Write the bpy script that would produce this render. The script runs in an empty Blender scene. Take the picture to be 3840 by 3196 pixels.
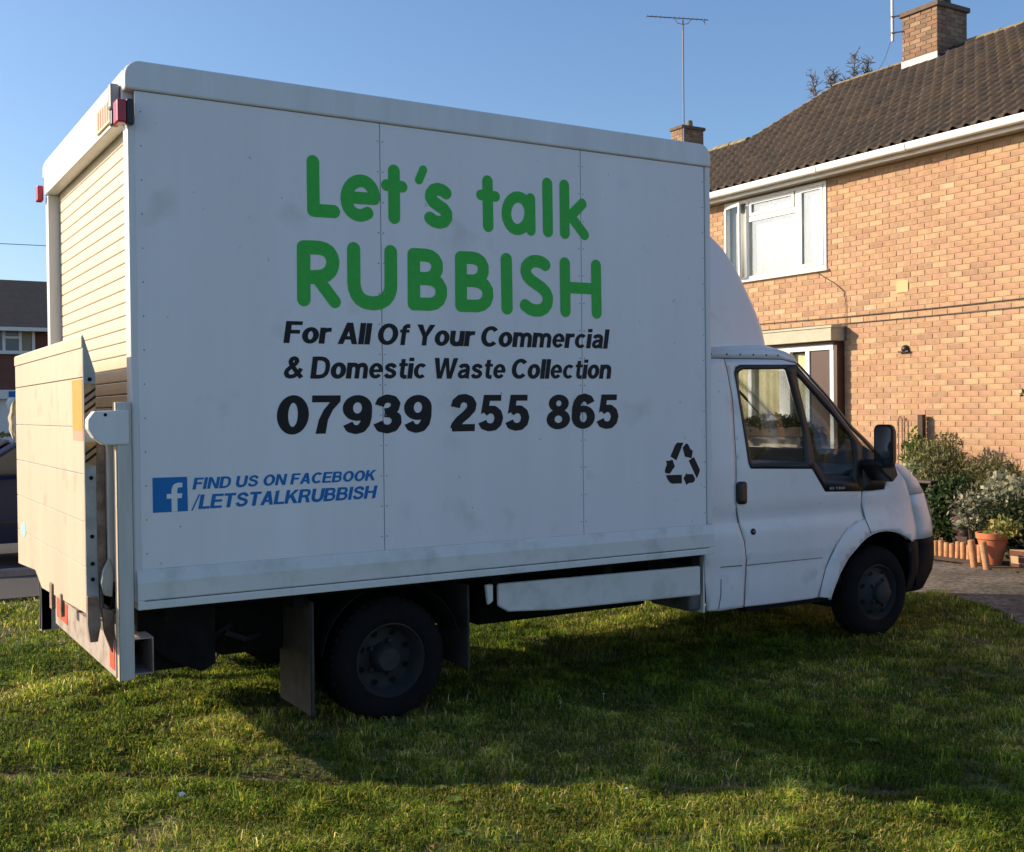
import bpy, bmesh, math, random
import numpy as np
from mathutils import Vector, Matrix, geometry
R = math.radians
random.seed(7)
rng = np.random.default_rng(11)
scene = bpy.context.scene
col = scene.collection

# ---------------------------------------------------------------- camera
cam_data = bpy.data.cameras.new('camera')
cam = bpy.data.objects.new('camera', cam_data)
col.objects.link(cam)
cam_data.sensor_width = 36
cam_data.lens = 39.57
cam_data.clip_end = 2000
cam.matrix_world = (Matrix.Translation((-1.257, -5.534, 1.70)) @ Matrix.Rotation(R(-31.238), 4, 'Z')
                    @ Matrix.Rotation(R(90 - 0.791), 4, 'X') @ Matrix.Rotation(R(-0.619), 4, 'Z'))
scene.camera = cam

# ---------------------------------------------------------------- sky and sun
SUN_DIR = Vector((-0.686, 0.562, 0.368)).normalized()     # towards the sun
world = bpy.data.worlds.new('World')
scene.world = world
world.use_nodes = True
wn = world.node_tree
bg = wn.nodes['Background']
sky = wn.nodes.new('ShaderNodeTexSky')
sky.sky_type = 'NISHITA'
sky.sun_disc = False
sky.sun_elevation = math.asin(SUN_DIR.z)
sky.sun_rotation = math.atan2(SUN_DIR.x, SUN_DIR.y)
sky.air_density = 1.0
sky.dust_density = 1.4
sky.ozone_density = 4.5
wn.links.new(sky.outputs[0], bg.inputs[0])
bg.inputs[1].default_value = 0.115
sun_data = bpy.data.lights.new('sun', 'SUN')
sun_data.energy = 4.1
sun_data.angle = R(0.5)
sun_data.color = (1.0, 0.82, 0.59)
sun = bpy.data.objects.new('sun', sun_data)
col.objects.link(sun)
sun.rotation_euler = SUN_DIR.to_track_quat('Z', 'Y').to_euler()
sun.location = (-20, 16, 20)
scene.view_settings.view_transform = 'Standard'
scene.view_settings.look = 'None'
scene.view_settings.gamma = 1
scene.view_settings.exposure = 0.75
scene.cycles.max_bounces = 8

# ================================================================ helpers
def mat(name, color, rough=0.6, metal=0.0, var=0.0, scale=6.0, bump=0.0, bscale=60.0, color2=None,
        streak=False, spec=0.5, attr=None, alpha=None, trans=0.0, coat=0.0, detail=4.0, thr=(0.35, 0.7), spots=None):
    m = bpy.data.materials.new(name)
    m.use_nodes = True
    nt = m.node_tree
    b = nt.nodes['Principled BSDF']
    b.inputs['Base Color'].default_value = (*color, 1)
    b.inputs['Roughness'].default_value = rough
    b.inputs['Metallic'].default_value = metal
    b.inputs['Specular IOR Level'].default_value = spec
    b.inputs['Coat Weight'].default_value = coat
    if trans:
        b.inputs['Transmission Weight'].default_value = trans
    tc = nt.nodes.new('ShaderNodeTexCoord')
    if var or color2:
        mp = nt.nodes.new('ShaderNodeMapping')
        if streak:
            mp.inputs['Scale'].default_value = (1, 1, 0.12)
        nt.links.new(tc.outputs['Object'], mp.inputs[0])
        n = nt.nodes.new('ShaderNodeTexNoise')
        n.inputs['Scale'].default_value = scale
        n.inputs['Detail'].default_value = detail
        n.inputs['Roughness'].default_value = 0.65
        nt.links.new(mp.outputs[0], n.inputs['Vector'])
        r = nt.nodes.new('ShaderNodeValToRGB')
        c2 = color2 or tuple(max(0, c * (1 - var)) for c in color)
        r.color_ramp.elements[0].position = thr[0]
        r.color_ramp.elements[1].position = thr[1]
        r.color_ramp.elements[0].color = (*c2, 1)
        r.color_ramp.elements[1].color = (*color, 1)
        nt.links.new(n.outputs['Fac'], r.inputs[0])
        src = r.outputs[0]
    else:
        src = None
    if spots:
        for sc_, lo, hi, dk in spots:
            n3 = nt.nodes.new('ShaderNodeTexNoise')
            n3.inputs['Scale'].default_value = sc_; n3.inputs['Detail'].default_value = 5
            nt.links.new(tc.outputs['Object'], n3.inputs['Vector'])
            r3 = nt.nodes.new('ShaderNodeValToRGB')
            r3.color_ramp.elements[0].position = lo; r3.color_ramp.elements[1].position = hi
            r3.color_ramp.elements[0].color = (1, 1, 1, 1); r3.color_ramp.elements[1].color = (dk, dk, dk * .96, 1)
            nt.links.new(n3.outputs['Fac'], r3.inputs[0])
            m3 = nt.nodes.new('ShaderNodeMix'); m3.data_type = 'RGBA'; m3.blend_type = 'MULTIPLY'; m3.inputs[0].default_value = 1
            nt.links.new(src, m3.inputs[6]); nt.links.new(r3.outputs[0], m3.inputs[7]); src = m3.outputs[2]
    if attr:
        a = nt.nodes.new('ShaderNodeAttribute')
        a.attribute_name = attr
        if src is None:
            src = a.outputs['Color']
        else:
            mx = nt.nodes.new('ShaderNodeMix')
            mx.data_type = 'RGBA'
            mx.blend_type = 'MULTIPLY'
            mx.inputs[0].default_value = 1
            nt.links.new(src, mx.inputs[6])
            nt.links.new(a.outputs['Color'], mx.inputs[7])
            src = mx.outputs[2]
    if src is not None:
        nt.links.new(src, b.inputs['Base Color'])
    if bump:
        n2 = nt.nodes.new('ShaderNodeTexNoise')
        n2.inputs['Scale'].default_value = bscale
        n2.inputs['Detail'].default_value = 3
        nt.links.new(tc.outputs['Object'], n2.inputs['Vector'])
        bp = nt.nodes.new('ShaderNodeBump')
        bp.inputs['Strength'].default_value = bump
        bp.inputs['Distance'].default_value = 0.01
        nt.links.new(n2.outputs['Fac'], bp.inputs['Height'])
        nt.links.new(bp.outputs[0], b.inputs['Normal'])
    return m

def glass_mat(name, tint=(0.965, 0.975, 0.97), rough=0.02, mixf=0.035):
    m = bpy.data.materials.new(name)
    m.use_nodes = True
    nt = m.node_tree
    for n in list(nt.nodes):
        nt.nodes.remove(n)
    out = nt.nodes.new('ShaderNodeOutputMaterial')
    t = nt.nodes.new('ShaderNodeBsdfTransparent')
    t.inputs[0].default_value = (*tint, 1)
    g = nt.nodes.new('ShaderNodeBsdfGlossy')
    g.inputs['Roughness'].default_value = rough
    fr = nt.nodes.new('ShaderNodeLayerWeight')
    fr.inputs[0].default_value = .5
    pw = nt.nodes.new('ShaderNodeMath'); pw.operation = 'POWER'; pw.inputs[1].default_value = 4.0
    nt.links.new(fr.outputs['Facing'], pw.inputs[0])
    mx = nt.nodes.new('ShaderNodeMixShader')
    add = nt.nodes.new('ShaderNodeMath')
    add.operation = 'MULTIPLY_ADD'
    add.inputs[1].default_value = .5
    add.inputs[2].default_value = mixf
    nt.links.new(pw.outputs[0], add.inputs[0])
    nt.links.new(add.outputs[0], mx.inputs[0])
    nt.links.new(t.outputs[0], mx.inputs[1])
    nt.links.new(g.outputs[0], mx.inputs[2])
    nt.links.new(mx.outputs[0], out.inputs[0])
    return m

def empty(name, loc=(0, 0, 0), parent=None, rot=(0, 0, 0)):
    o = bpy.data.objects.new(name, None)
    col.objects.link(o)
    o.location = loc
    o.rotation_euler = rot
    if parent: o.parent = parent
    return o

def tag(o, label=None, cat=None, group=None, kind=None):
    if label: o['label'] = label
    if cat: o['category'] = cat
    if group: o['group'] = group
    if kind: o['kind'] = kind
    return o

class MB:
    """collects primitives into one mesh"""
    def __init__(s):
        s.v = []; s.f = []
    def add(s, vs, fs):
        n = len(s.v)
        s.v += [tuple(p) for p in vs]
        s.f += [tuple(i + n for i in f) for f in fs]
        return s
    def box(s, x0, x1, y0, y1, z0, z1):
        s.add([(x0, y0, z0), (x1, y0, z0), (x1, y1, z0), (x0, y1, z0), (x0, y0, z1), (x1, y0, z1), (x1, y1, z1), (x0, y1, z1)],
              [(0, 3, 2, 1), (4, 5, 6, 7), (0, 1, 5, 4), (1, 2, 6, 5), (2, 3, 7, 6), (3, 0, 4, 7)])
        return s
    def prism(s, pts, axis, a, b):
        """polygon pts extruded along axis from a to b; pts are the other two coords in order"""
        def mk(p, t):
            if axis == 'y': return (p[0], t, p[1])
            if axis == 'x': return (t, p[0], p[1])
            return (p[0], p[1], t)
        n = len(pts)
        vs = [mk(p, a) for p in pts] + [mk(p, b) for p in pts]
        fs = [tuple(range(n))[::-1], tuple(range(n, 2 * n))] + [(i, (i + 1) % n, n + (i + 1) % n, n + i) for i in range(n)]
        return s.add(vs, fs)
    def tube(s, p0, p1, r, n=8, r1=None):
        p0 = Vector(p0); p1 = Vector(p1)
        if r1 is None: r1 = r
        d = (p1 - p0)
        if d.length < 1e-6: return s
        q = d.to_track_quat('Z', 'Y')
        vs = []
        for c, rr in ((p0, r), (p1, r1)):
            for i in range(n):
                a = 2 * math.pi * i / n
                vs.append(c + q @ Vector((rr * math.cos(a), rr * math.sin(a), 0)))
        fs = [(i, (i + 1) % n, n + (i + 1) % n, n + i) for i in range(n)] + [tuple(range(n))[::-1], tuple(range(n, 2 * n))]
        return s.add(vs, fs)
    def path(s, pts, r, n=6):
        for a, b in zip(pts[:-1], pts[1:]):
            s.tube(a, b, r, n)
        return s
    def lathe(s, prof, center, axis='y', n=40):
        """prof: (t, r) along axis"""
        cx, cy, cz = center
        vs = []
        for t, r in prof:
            for i in range(n):
                a = 2 * math.pi * i / n
                c, q = r * math.cos(a), r * math.sin(a)
                vs.append({'y': (cx + c, cy + t, cz + q), 'z': (cx + c, cy + q, cz + t), 'x': (cx + t, cy + c, cz + q)}[axis])
        fs = []
        for k in range(len(prof) - 1):
            for i in range(n):
                j = (i + 1) % n
                fs.append((k * n + i, k * n + j, (k + 1) * n + j, (k + 1) * n + i))
        return s.add(vs, fs)
    def build(s, name, m, parent=None, smooth=False, bevel=0.0, segs=2, fix=True):
        me = bpy.data.meshes.new(name)
        me.from_pydata(s.v, [], s.f)
        if fix:
            bm = bmesh.new(); bm.from_mesh(me)
            bmesh.ops.recalc_face_normals(bm, faces=bm.faces)
            bm.to_mesh(me); bm.free()
        me.materials.append(m)
        if smooth:
            me.shade_smooth()
            try: me.set_sharp_from_angle(angle=R(40))
            except Exception: pass
        o = bpy.data.objects.new(name, me)
        col.objects.link(o)
        if parent: o.parent = parent
        if bevel:
            b = o.modifiers.new('bevel', 'BEVEL')
            b.width = bevel; b.segments = segs; b.limit_method = 'ANGLE'
        return o

def inpoly(p, poly):
    x, y = p; c = False; n = len(poly)
    for i in range(n):
        x1, y1 = poly[i]; x2, y2 = poly[i - 1]
        if (y1 > y) != (y2 > y) and x < (x2 - x1) * (y - y1) / (y2 - y1) + x1:
            c = not c
    return c

def tri2d(outline, holes=(), grid=0.0):
    vs = []; es = []
    for loop in [outline] + list(holes):
        n0 = len(vs)
        vs += [Vector(p) for p in loop]
        es += [(n0 + i, n0 + (i + 1) % len(loop)) for i in range(len(loop))]
    if grid:
        xs = [p[0] for p in outline]; zs = [p[1] for p in outline]
        x = min(xs) + grid * .5
        while x < max(xs):
            z = min(zs) + grid * .5
            while z < max(zs):
                if inpoly((x, z), outline) and not any(inpoly((x, z), h) for h in holes):
                    vs.append(Vector((x, z)))
                z += grid
            x += grid
    ov, oe, of, *_ = geometry.delaunay_2d_cdt(vs, es, [], 0, 1e-5)
    fs = []
    for f in of:
        cx = sum(ov[i][0] for i in f) / len(f); cz = sum(ov[i][1] for i in f) / len(f)
        if inpoly((cx, cz), outline) and not any(inpoly((cx, cz), h) for h in holes):
            fs.append(tuple(f))
    return ov, fs

def panel(name, outline, m, parent, yf, holes=(), grid=0.0, thick=0.004, smooth=True, off=0.0):
    """sheet of metal cut to an outline in (x, z), lying on the curved surface y = yf(x, z)"""
    ov, fs = tri2d(outline, holes, grid)
    me = bpy.data.meshes.new(name)
    me.from_pydata([(p[0], yf(p[0], p[1]) + off, p[1]) for p in ov], [], fs)
    me.materials.append(m)
    bm = bmesh.new(); bm.from_mesh(me)
    bmesh.ops.delete(bm, geom=[v for v in bm.verts if not v.link_faces], context='VERTS')
    bmesh.ops.recalc_face_normals(bm, faces=bm.faces)
    sgn = sum(f.normal.y for f in bm.faces)
    near = yf(outline[0][0], outline[0][1]) < 1.2
    if (sgn > 0) == near:
        bmesh.ops.reverse_faces(bm, faces=bm.faces)
    bm.to_mesh(me); bm.free()
    if smooth: me.shade_smooth()
    o = bpy.data.objects.new(name, me)
    col.objects.link(o)
    if parent: o.parent = parent
    if thick:
        s = o.modifiers.new('thick', 'SOLIDIFY'); s.thickness = thick; s.offset = -1
    return o

def rounded(x0, x1, z0, z1, r, n=5):
    pts = []
    for cx, cz, a0 in ((x1 - r, z1 - r, 0), (x0 + r, z1 - r, 90), (x0 + r, z0 + r, 180), (x1 - r, z0 + r, 270)):
        for k in range(n + 1):
            a = R(a0 + 90 * k / n)
            pts.append((cx + r * math.cos(a), cz + r * math.sin(a)))
    return pts

def smoothpoly(pts, r=0.03, n=4, closed=True):
    out = []
    N = len(pts)
    for i in range(N):
        p = Vector(pts[i]); a = Vector(pts[i - 1]); b = Vector(pts[(i + 1) % N])
        da = (a - p); db = (b - p)
        ra = min(r, da.length * .45); rb = min(r, db.length * .45)
        A = p + da.normalized() * ra; B = p + db.normalized() * rb
        for k in range(n + 1):
            t = k / n
            q = A * (1 - t) ** 2 + p * 2 * t * (1 - t) + B * t * t
            out.append((q.x, q.y))
    return out

# value noise in numpy
def vnoise(x, y, s, seed=0):
    x = np.asarray(x) * s + 100.3; y = np.asarray(y) * s + 71.7
    xi = np.floor(x).astype(int); yi = np.floor(y).astype(int)
    fx = x - xi; fy = y - yi
    fx = fx * fx * (3 - 2 * fx); fy = fy * fy * (3 - 2 * fy)
    def h(a, b):
        n = (a * 374761393 + b * 668265263 + seed * 1442695041) & 0x7fffffff
        n = ((n ^ (n >> 13)) * 1274126177) & 0x7fffffff
        return ((n ^ (n >> 16)) & 0xffff) / 65535.0
    return (h(xi, yi) * (1 - fx) * (1 - fy) + h(xi + 1, yi) * fx * (1 - fy) + h(xi, yi + 1) * (1 - fx) * fy + h(xi + 1, yi + 1) * fx * fy)

def ground_h(x, y):
    x = np.asarray(x, float); y = np.asarray(y, float)
    h = (vnoise(x, y, .6, 1) - .5) * .06 + (vnoise(x * .6, y, 2.0, 2) - .5) * .05 + (vnoise(x, y, 4.5, 3) - .5) * .03
    # two shallow worn ruts crossing the grass in front of the van
    for c, w, d, k in ((-0.15, .085, .045, .72), (1.19, .12, .03, .58)):
        t = y - (c - x * k + .14 * (vnoise(x, y * 0, .7, 9) - .5))
        h = h - d * np.exp(-(t / w) ** 2)
    # flat by the wheels
    for wx, wy in ((1.38, .3), (1.38, 2.07), (5.34, .3), (5.34, 2.07)):
        g =  np.exp(-(((x - wx) / .45) ** 2 + ((y - wy) / .35) ** 2))
        h = h * (1 - g)
    edge = np.clip((5.5 - y) / .6, 0, 1) * np.clip((7.1 - x) / .5, 0, 1)
    return h * edge

# ================================================================ materials
M = {}
M['van_white'] = mat('van_white_paint', (0.84, 0.82, 0.825), 0.28, var=.08, spots=[(5, .60, .75, .82), (30, .70, .75, .7)], scale=2.2, streak=True, spec=.5, bump=.04, bscale=9)
M['panel_white'] = mat('grp_panel_white', (0.84, 0.815, 0.83), 0.42, var=.09, scale=2.2, spots=[(3.2, .60, .72, .86), (22, .70, .74, .62)], streak=True, bump=.10, bscale=14, detail=8)
M['rail_white'] = mat('aluminium_rail_white', (0.75, 0.755, 0.76), 0.35, var=.12, scale=6, streak=True)
M['sill_white'] = mat('dirty_white_sill', (0.70, 0.69, 0.66), 0.5, color2=(0.50, 0.48, 0.43), scale=5, thr=(.2, .5))
M['seam'] = mat('seam_dark', (0.10, 0.11, 0.12), 0.8)
M['slat'] = mat('shutter_slat_cream', (0.68, 0.585, 0.44), 0.5, var=.12, scale=4)
M['alu'] = mat('tail_lift_aluminium', (0.62, 0.53, 0.405), 0.5, metal=.15, var=.16, scale=2.5, streak=True, spots=[(6, .60, .72, .82), (40, .66, .72, .7)], bump=.05, bscale=200)
M['alu_dark'] = mat('grey_steel', (0.42, 0.44, 0.45), 0.5, metal=.4, var=.35, scale=8)
M['runner'] = mat('runner_paint', (0.66, 0.65, 0.62), 0.5, color2=(0.48, 0.46, 0.42), scale=7, streak=True)
M['rust'] = mat('rusty_steel', (0.34, 0.25, 0.19), 0.8, metal=.1, color2=(0.15, 0.08, 0.05), scale=12)
M['beam'] = mat('underrun_beam_paint', (0.40, 0.34, 0.30), 0.7, color2=(0.24, 0.17, 0.13), scale=9, thr=(.3, .55))
M['chassis'] = mat('chassis_black', (0.012, 0.0115, 0.011), 0.95, var=.5, scale=9, spec=.2)
M['rubber'] = mat('tyre_rubber', (0.010, 0.010, 0.011), 0.95, var=.4, scale=14, spec=.2)
M['steelwheel'] = mat('wheel_steel_grey', (0.035, 0.034, 0.034), 0.75, metal=.1, var=.4, scale=14)
M['plastic'] = mat('black_plastic', (0.022, 0.020, 0.022), 0.45, var=.2, scale=10)
M['bumper'] = mat('bumper_plastic', (0.013, 0.013, 0.015), 0.75, spec=.15, var=.25, scale=8)
M['flap'] = mat('mudflap_rubber', (0.065, 0.055, 0.046), 0.9, var=.5, scale=9)
M['green'] = mat('vinyl_green', (0.060, 0.50, 0.075), 0.5, var=.12, scale=30, spec=.2)
M['black_vinyl'] = mat('vinyl_black', (0.012, 0.011, 0.013), 0.5, spec=.25)
M['blue_vinyl'] = mat('vinyl_blue', (0.008, 0.16, 0.46), 0.5, spec=.25)
M['white_vinyl'] = mat('vinyl_white', (0.78, 0.78, 0.77), 0.4)
M['red_lens'] = mat('red_lens', (0.45, 0.02, 0.03), 0.25)
M['red_tape'] = mat('red_reflective', (0.75, 0.13, 0.08), 0.4, var=.2, scale=20)
M['yellow'] = mat('yellow_reflective', (0.72, 0.40, 0.10), 0.4, var=.15, scale=20)
M['faded_yellow'] = mat('faded_hazard_tape', (0.50, 0.31, 0.12), 0.6, color2=(0.30, 0.19, 0.10), scale=30)
M['pink_tape'] = mat('faded_red_tape', (0.70, 0.33, 0.24), 0.5)
M['grey_lens'] = mat('grey_lamp', (0.30, 0.31, 0.32), 0.35)
M['sign'] = mat('faded_sign_plate', (0.72, 0.45, 0.26), 0.5)
M['sign_red'] = mat('faded_sign_red', (0.55, 0.20, 0.13), 0.5)
M['blue_sticker'] = mat('pale_blue_sticker', (0.35, 0.62, 0.72), 0.5)
M['glass'] = glass_mat('window_glass_clear')
M['glass_dark'] = glass_mat('window_glass_tinted', (0.80, 0.83, 0.84), .02, .06)
M['glass_house'] = glass_mat('house_window_glass', (0.95, 0.96, 0.96), .02, .16)
M['mirror'] = mat('mirror_glass', (0.55, 0.6, 0.66), 0.03, metal=1)
M['lens'] = mat('headlamp_lens', (0.20, 0.21, 0.23), 0.15, metal=.2, coat=.5)
M['seat'] = mat('seat_fabric', (0.10, 0.10, 0.11), .9, var=.3, scale=20)
M['card'] = mat('tan_board', (0.52, 0.42, 0.29), .8, var=.1, scale=3)
M['jacket'] = mat('dark_cloth', (0.03, 0.03, 0.04), .95, var=.4, scale=12, bump=.6, bscale=12)
M['canvas'] = mat('weathered_canvas', (0.52, 0.45, 0.33), .9, color2=(0.34, 0.30, 0.20), scale=12, bump=.5, bscale=25)
M['upvc'] = mat('white_upvc', (0.80, 0.79, 0.75), 0.35, var=.04, scale=3)
M['gutter'] = mat('white_gutter', (0.82, 0.80, 0.74), 0.35, var=.10, scale=4)
M['curtain'] = mat('net_curtain', (0.50, 0.50, 0.47), .9, color2=(0.30, 0.31, 0.31), scale=5, streak=True, thr=(.3, .6))
M['curtain_cream'] = mat('cream_curtain', (0.82, 0.70, 0.42), .9, var=.15, scale=7, streak=True)
M['door_brown_shaded'] = mat('brown_wood_shaded', (0.07, 0.026, 0.016), .5, var=.3, scale=5, streak=True)  # brown wood, colour darkened to stand in for the doorway's shade
M['canopy'] = mat('canopy_paint', (0.50, 0.47, 0.35), .7, var=.2, scale=6)
M['brick'] = mat('brick_clay', (1, 1, 1), .85, var=.26, scale=11, attr='tone', bump=.35, bscale=90)
M['mortar'] = mat('mortar', (0.53, 0.365, 0.205), .95, var=.15, scale=10, bump=.3, bscale=120)
M['tile'] = mat('roof_tile_concrete', (1, 1, 1), .88, var=.20, scale=5, attr='tone', bump=.35, bscale=60)
M['lichen'] = mat('ridge_tile_lichen', (0.15, 0.11, 0.07), .9, color2=(0.30, 0.24, 0.12), scale=9, bump=.3)
M['felt'] = mat('roof_underlay', (0.05, 0.045, 0.04), .9)
M['flash'] = mat('chimney_flashing', (0.68, 0.64, 0.58), .7, var=.12, scale=10)
M['pot'] = mat('terracotta', (0.62, 0.19, 0.08), .75, var=.25, scale=10)
M['aerial'] = mat('aerial_metal', (0.22, 0.22, 0.24), .5, metal=.5)
M['aerial_pole'] = mat('aerial_pole_galvanised', (0.62, 0.60, 0.60), .4, metal=.4)
M['log'] = mat('log_edging_wood', (0.55, 0.30, 0.14), .8, color2=(0.36, 0.17, 0.08), scale=14)
M['oldwood'] = mat('dark_old_wood', (0.07, 0.045, 0.03), .85, var=.4, scale=9)
M['tarmac'] = mat('tarmac_gravelly', (0.25, 0.205, 0.16), .95, color2=(0.06, 0.055, 0.05), scale=26, bump=1, bscale=90, detail=9, thr=(.38, .62), spots=[(1.6, .42, .62, .55), (9, .5, .6, .7)])
M['road'] = mat('road_asphalt', (0.075, 0.07, 0.07), .95, var=.4, scale=30, bump=.4, bscale=150)
M['kerb'] = mat('kerb_concrete', (0.30, 0.25, 0.23), .9, var=.3, scale=8)
M['soil'] = mat('garden_soil', (0.10, 0.065, 0.04), .95, var=.4, scale=9, bump=1, bscale=20)
M['metal_dark'] = mat('dark_painted_metal', (0.05, 0.04, 0.035), .6)
M['bark'] = mat('bark', (0.11, 0.075, 0.05), .9, var=.3, scale=12)

# ================================================================ GROUND
def ground_sheet():
    # fine grid near the van, coarse out to the horizon
    xs = np.unique(np.concatenate([np.linspace(-400, -14, 12), np.linspace(-14, -3, 23), np.arange(-3, 8, .06), np.linspace(8, 30, 30), np.linspace(30, 400, 12)]))
    ys = np.unique(np.concatenate([np.linspace(-60, -8, 8), np.linspace(-8, -3, 20), np.arange(-3, 6, .06), np.linspace(6, 60, 30), np.linspace(60, 600, 12)]))
    X, Y = np.meshgrid(xs, ys, indexing='ij')
    Z = ground_h(X, Y)
    v = np.stack([X.ravel(), Y.ravel(), Z.ravel()], 1)
    nx, ny = len(xs), len(ys)
    i, j = np.meshgrid(np.arange(nx - 1), np.arange(ny - 1), indexing='ij')
    a = (i * ny + j).ravel()
    f = np.stack([a, a + ny, a + ny + 1, a + 1], 1)
    me = bpy.data.meshes.new('ground')
    me.from_pydata(v.tolist(), [], f.tolist())
    me.shade_smooth()
    bare = np.exp(-((Y - (-0.15 - X * .72 + .14 * (vnoise(X, Y * 0, .7, 9) - .5))) / .07) ** 2)
    at = me.color_attributes.new('bare', 'FLOAT_COLOR', 'POINT')
    c4 = np.ones((X.size, 4), np.float32); c4[:, 0] = c4[:, 1] = c4[:, 2] = bare.ravel()
    at.data.foreach_set('color', c4.ravel())
    m = bpy.data.materials.new('turf_soil'); m.use_nodes = True
    nt = m.node_tree; b = nt.nodes['Principled BSDF']
    b.inputs['Roughness'].default_value = .95
    tc = nt.nodes.new('ShaderNodeTexCoord')
    n1 = nt.nodes.new('ShaderNodeTexNoise'); n1.inputs['Scale'].default_value = 1.3; n1.inputs['Detail'].default_value = 6
    n2 = nt.nodes.new('ShaderNodeTexNoise'); n2.inputs['Scale'].default_value = 38; n2.inputs['Detail'].default_value = 5
    for n in (n1, n2): nt.links.new(tc.outputs['Object'], n.inputs['Vector'])
    r1 = nt.nodes.new('ShaderNodeValToRGB')
    r1.color_ramp.elements[0].position = .3; r1.color_ramp.elements[0].color = (0.11, 0.085, 0.03, 1)
    r1.color_ramp.elements[1].position = .7; r1.color_ramp.elements[1].color = (0.10, 0.12, 0.025, 1)
    r2 = nt.nodes.new('ShaderNodeValToRGB')
    r2.color_ramp.elements[0].position = .3; r2.color_ramp.elements[0].color = (0.35, 0.35, 0.35, 1)
    r2.color_ramp.elements[1].position = .7; r2.color_ramp.elements[1].color = (1.5, 1.5, 1.3, 1)
    nt.links.new(n1.outputs['Fac'], r1.inputs[0]); nt.links.new(n2.outputs['Fac'], r2.inputs[0])
    mx = nt.nodes.new('ShaderNodeMix'); mx.data_type = 'RGBA'; mx.blend_type = 'MULTIPLY'; mx.inputs[0].default_value = 1
    nt.links.new(r1.outputs[0], mx.inputs[6]); nt.links.new(r2.outputs[0], mx.inputs[7])
    ab = nt.nodes.new('ShaderNodeAttribute'); ab.attribute_name = 'bare'
    m4 = nt.nodes.new('ShaderNodeMix'); m4.data_type = 'RGBA'; m4.inputs[7].default_value = (0.24, 0.13, 0.085, 1)
    nt.links.new(ab.outputs['Fac'], m4.inputs[0]); nt.links.new(mx.outputs[2], m4.inputs[6])
    nt.links.new(m4.outputs[2], b.inputs['Base Color'])
    bp = nt.nodes.new('ShaderNodeBump'); bp.inputs['Strength'].default_value = .8; bp.inputs['Distance'].default_value = .02
    nt.links.new(n2.outputs['Fac'], bp.inputs['Height']); nt.links.new(bp.outputs[0], b.inputs['Normal'])
    me.materials.append(m)
    o = bpy.data.objects.new('ground', me); col.objects.link(o)
    tag(o, kind='structure', label='grassed ground under the white box van')
ground_sheet()

# tarmac driveway in front of the house (edge ragged where the grass meets it)
def tarmac_poly():
    pts = []
    for t in np.linspace(0, 1, 40):
        y = 4.6 - 12 * t
        x = 7.12 + .10 * math.sin(y * 2.3) + .05 * math.sin(y * 7.1)
        if y < .75: x -= (.75 - y) * .55
        pts.append((x, y))
    pts += [(30, -8), (30, -3), (9.12, -3), (8.95, 1.0), (8.9, 1.9), (9.15, 2.5), (9.4, 4.6)]
    return pts
def sheet(name, pts, z, m, label=None, thick=.03):
    mb = MB(); mb.prism(pts, 'z', z - thick, z)
    o = mb.build(name, m)
    return tag(o, kind='structure', label=label)
TARMAC = tarmac_poly()
sheet('driveway', TARMAC, .012, M['tarmac'], 'worn tarmac drive between the grass and the brick house')
sheet('garden_bed', [(8.95, -5), (8.95, 1.0), (8.9, 1.9), (9.15, 2.5), (9.4, 4.6), (9.4, 9), (10.83, 9), (10.83, -5)], .03, M['soil'], 'soil bed along the brick house')
# pavement and road behind the van on the left
sheet('pavement', [(-60, 5.65), (6.6, 5.65), (6.6, 7.15), (-60, 7.15)], .03, M['road'], 'dark tarmac pavement beyond the grass', .06)
kerb = empty('kerb', (0, 7.25, 0)); tag(kerb, kind='structure', label='line of kerb stones by the road')
KM = MB().box(-.455, .455, -.07, .07, -.06, .10)
k0 = KM.build('kerb_stone', M['kerb'], kerb, bevel=.015)
k0.location = (0.3, 0, 0)
for i in range(-8, 8):
    if i == 0: continue
    c = k0.copy(); col.objects.link(c); c.parent = kerb; c.location = (0.3 + i * .915, 0, 0)
sheet('road', [(-80, 7.33), (80, 7.33), (80, 13.5), (-80, 13.5)], .02, M['road'], 'residential road behind the van', .05)

# ================================================================ THE VAN
W = 2.37          # width of the body
YC = W / 2
van = empty('box_van', (0, 0, 0))
tag(van, 'white box van on the grass with green and black lettering and a folded tail lift', 'van')

# ---- load body
BX1 = 3.60
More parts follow.
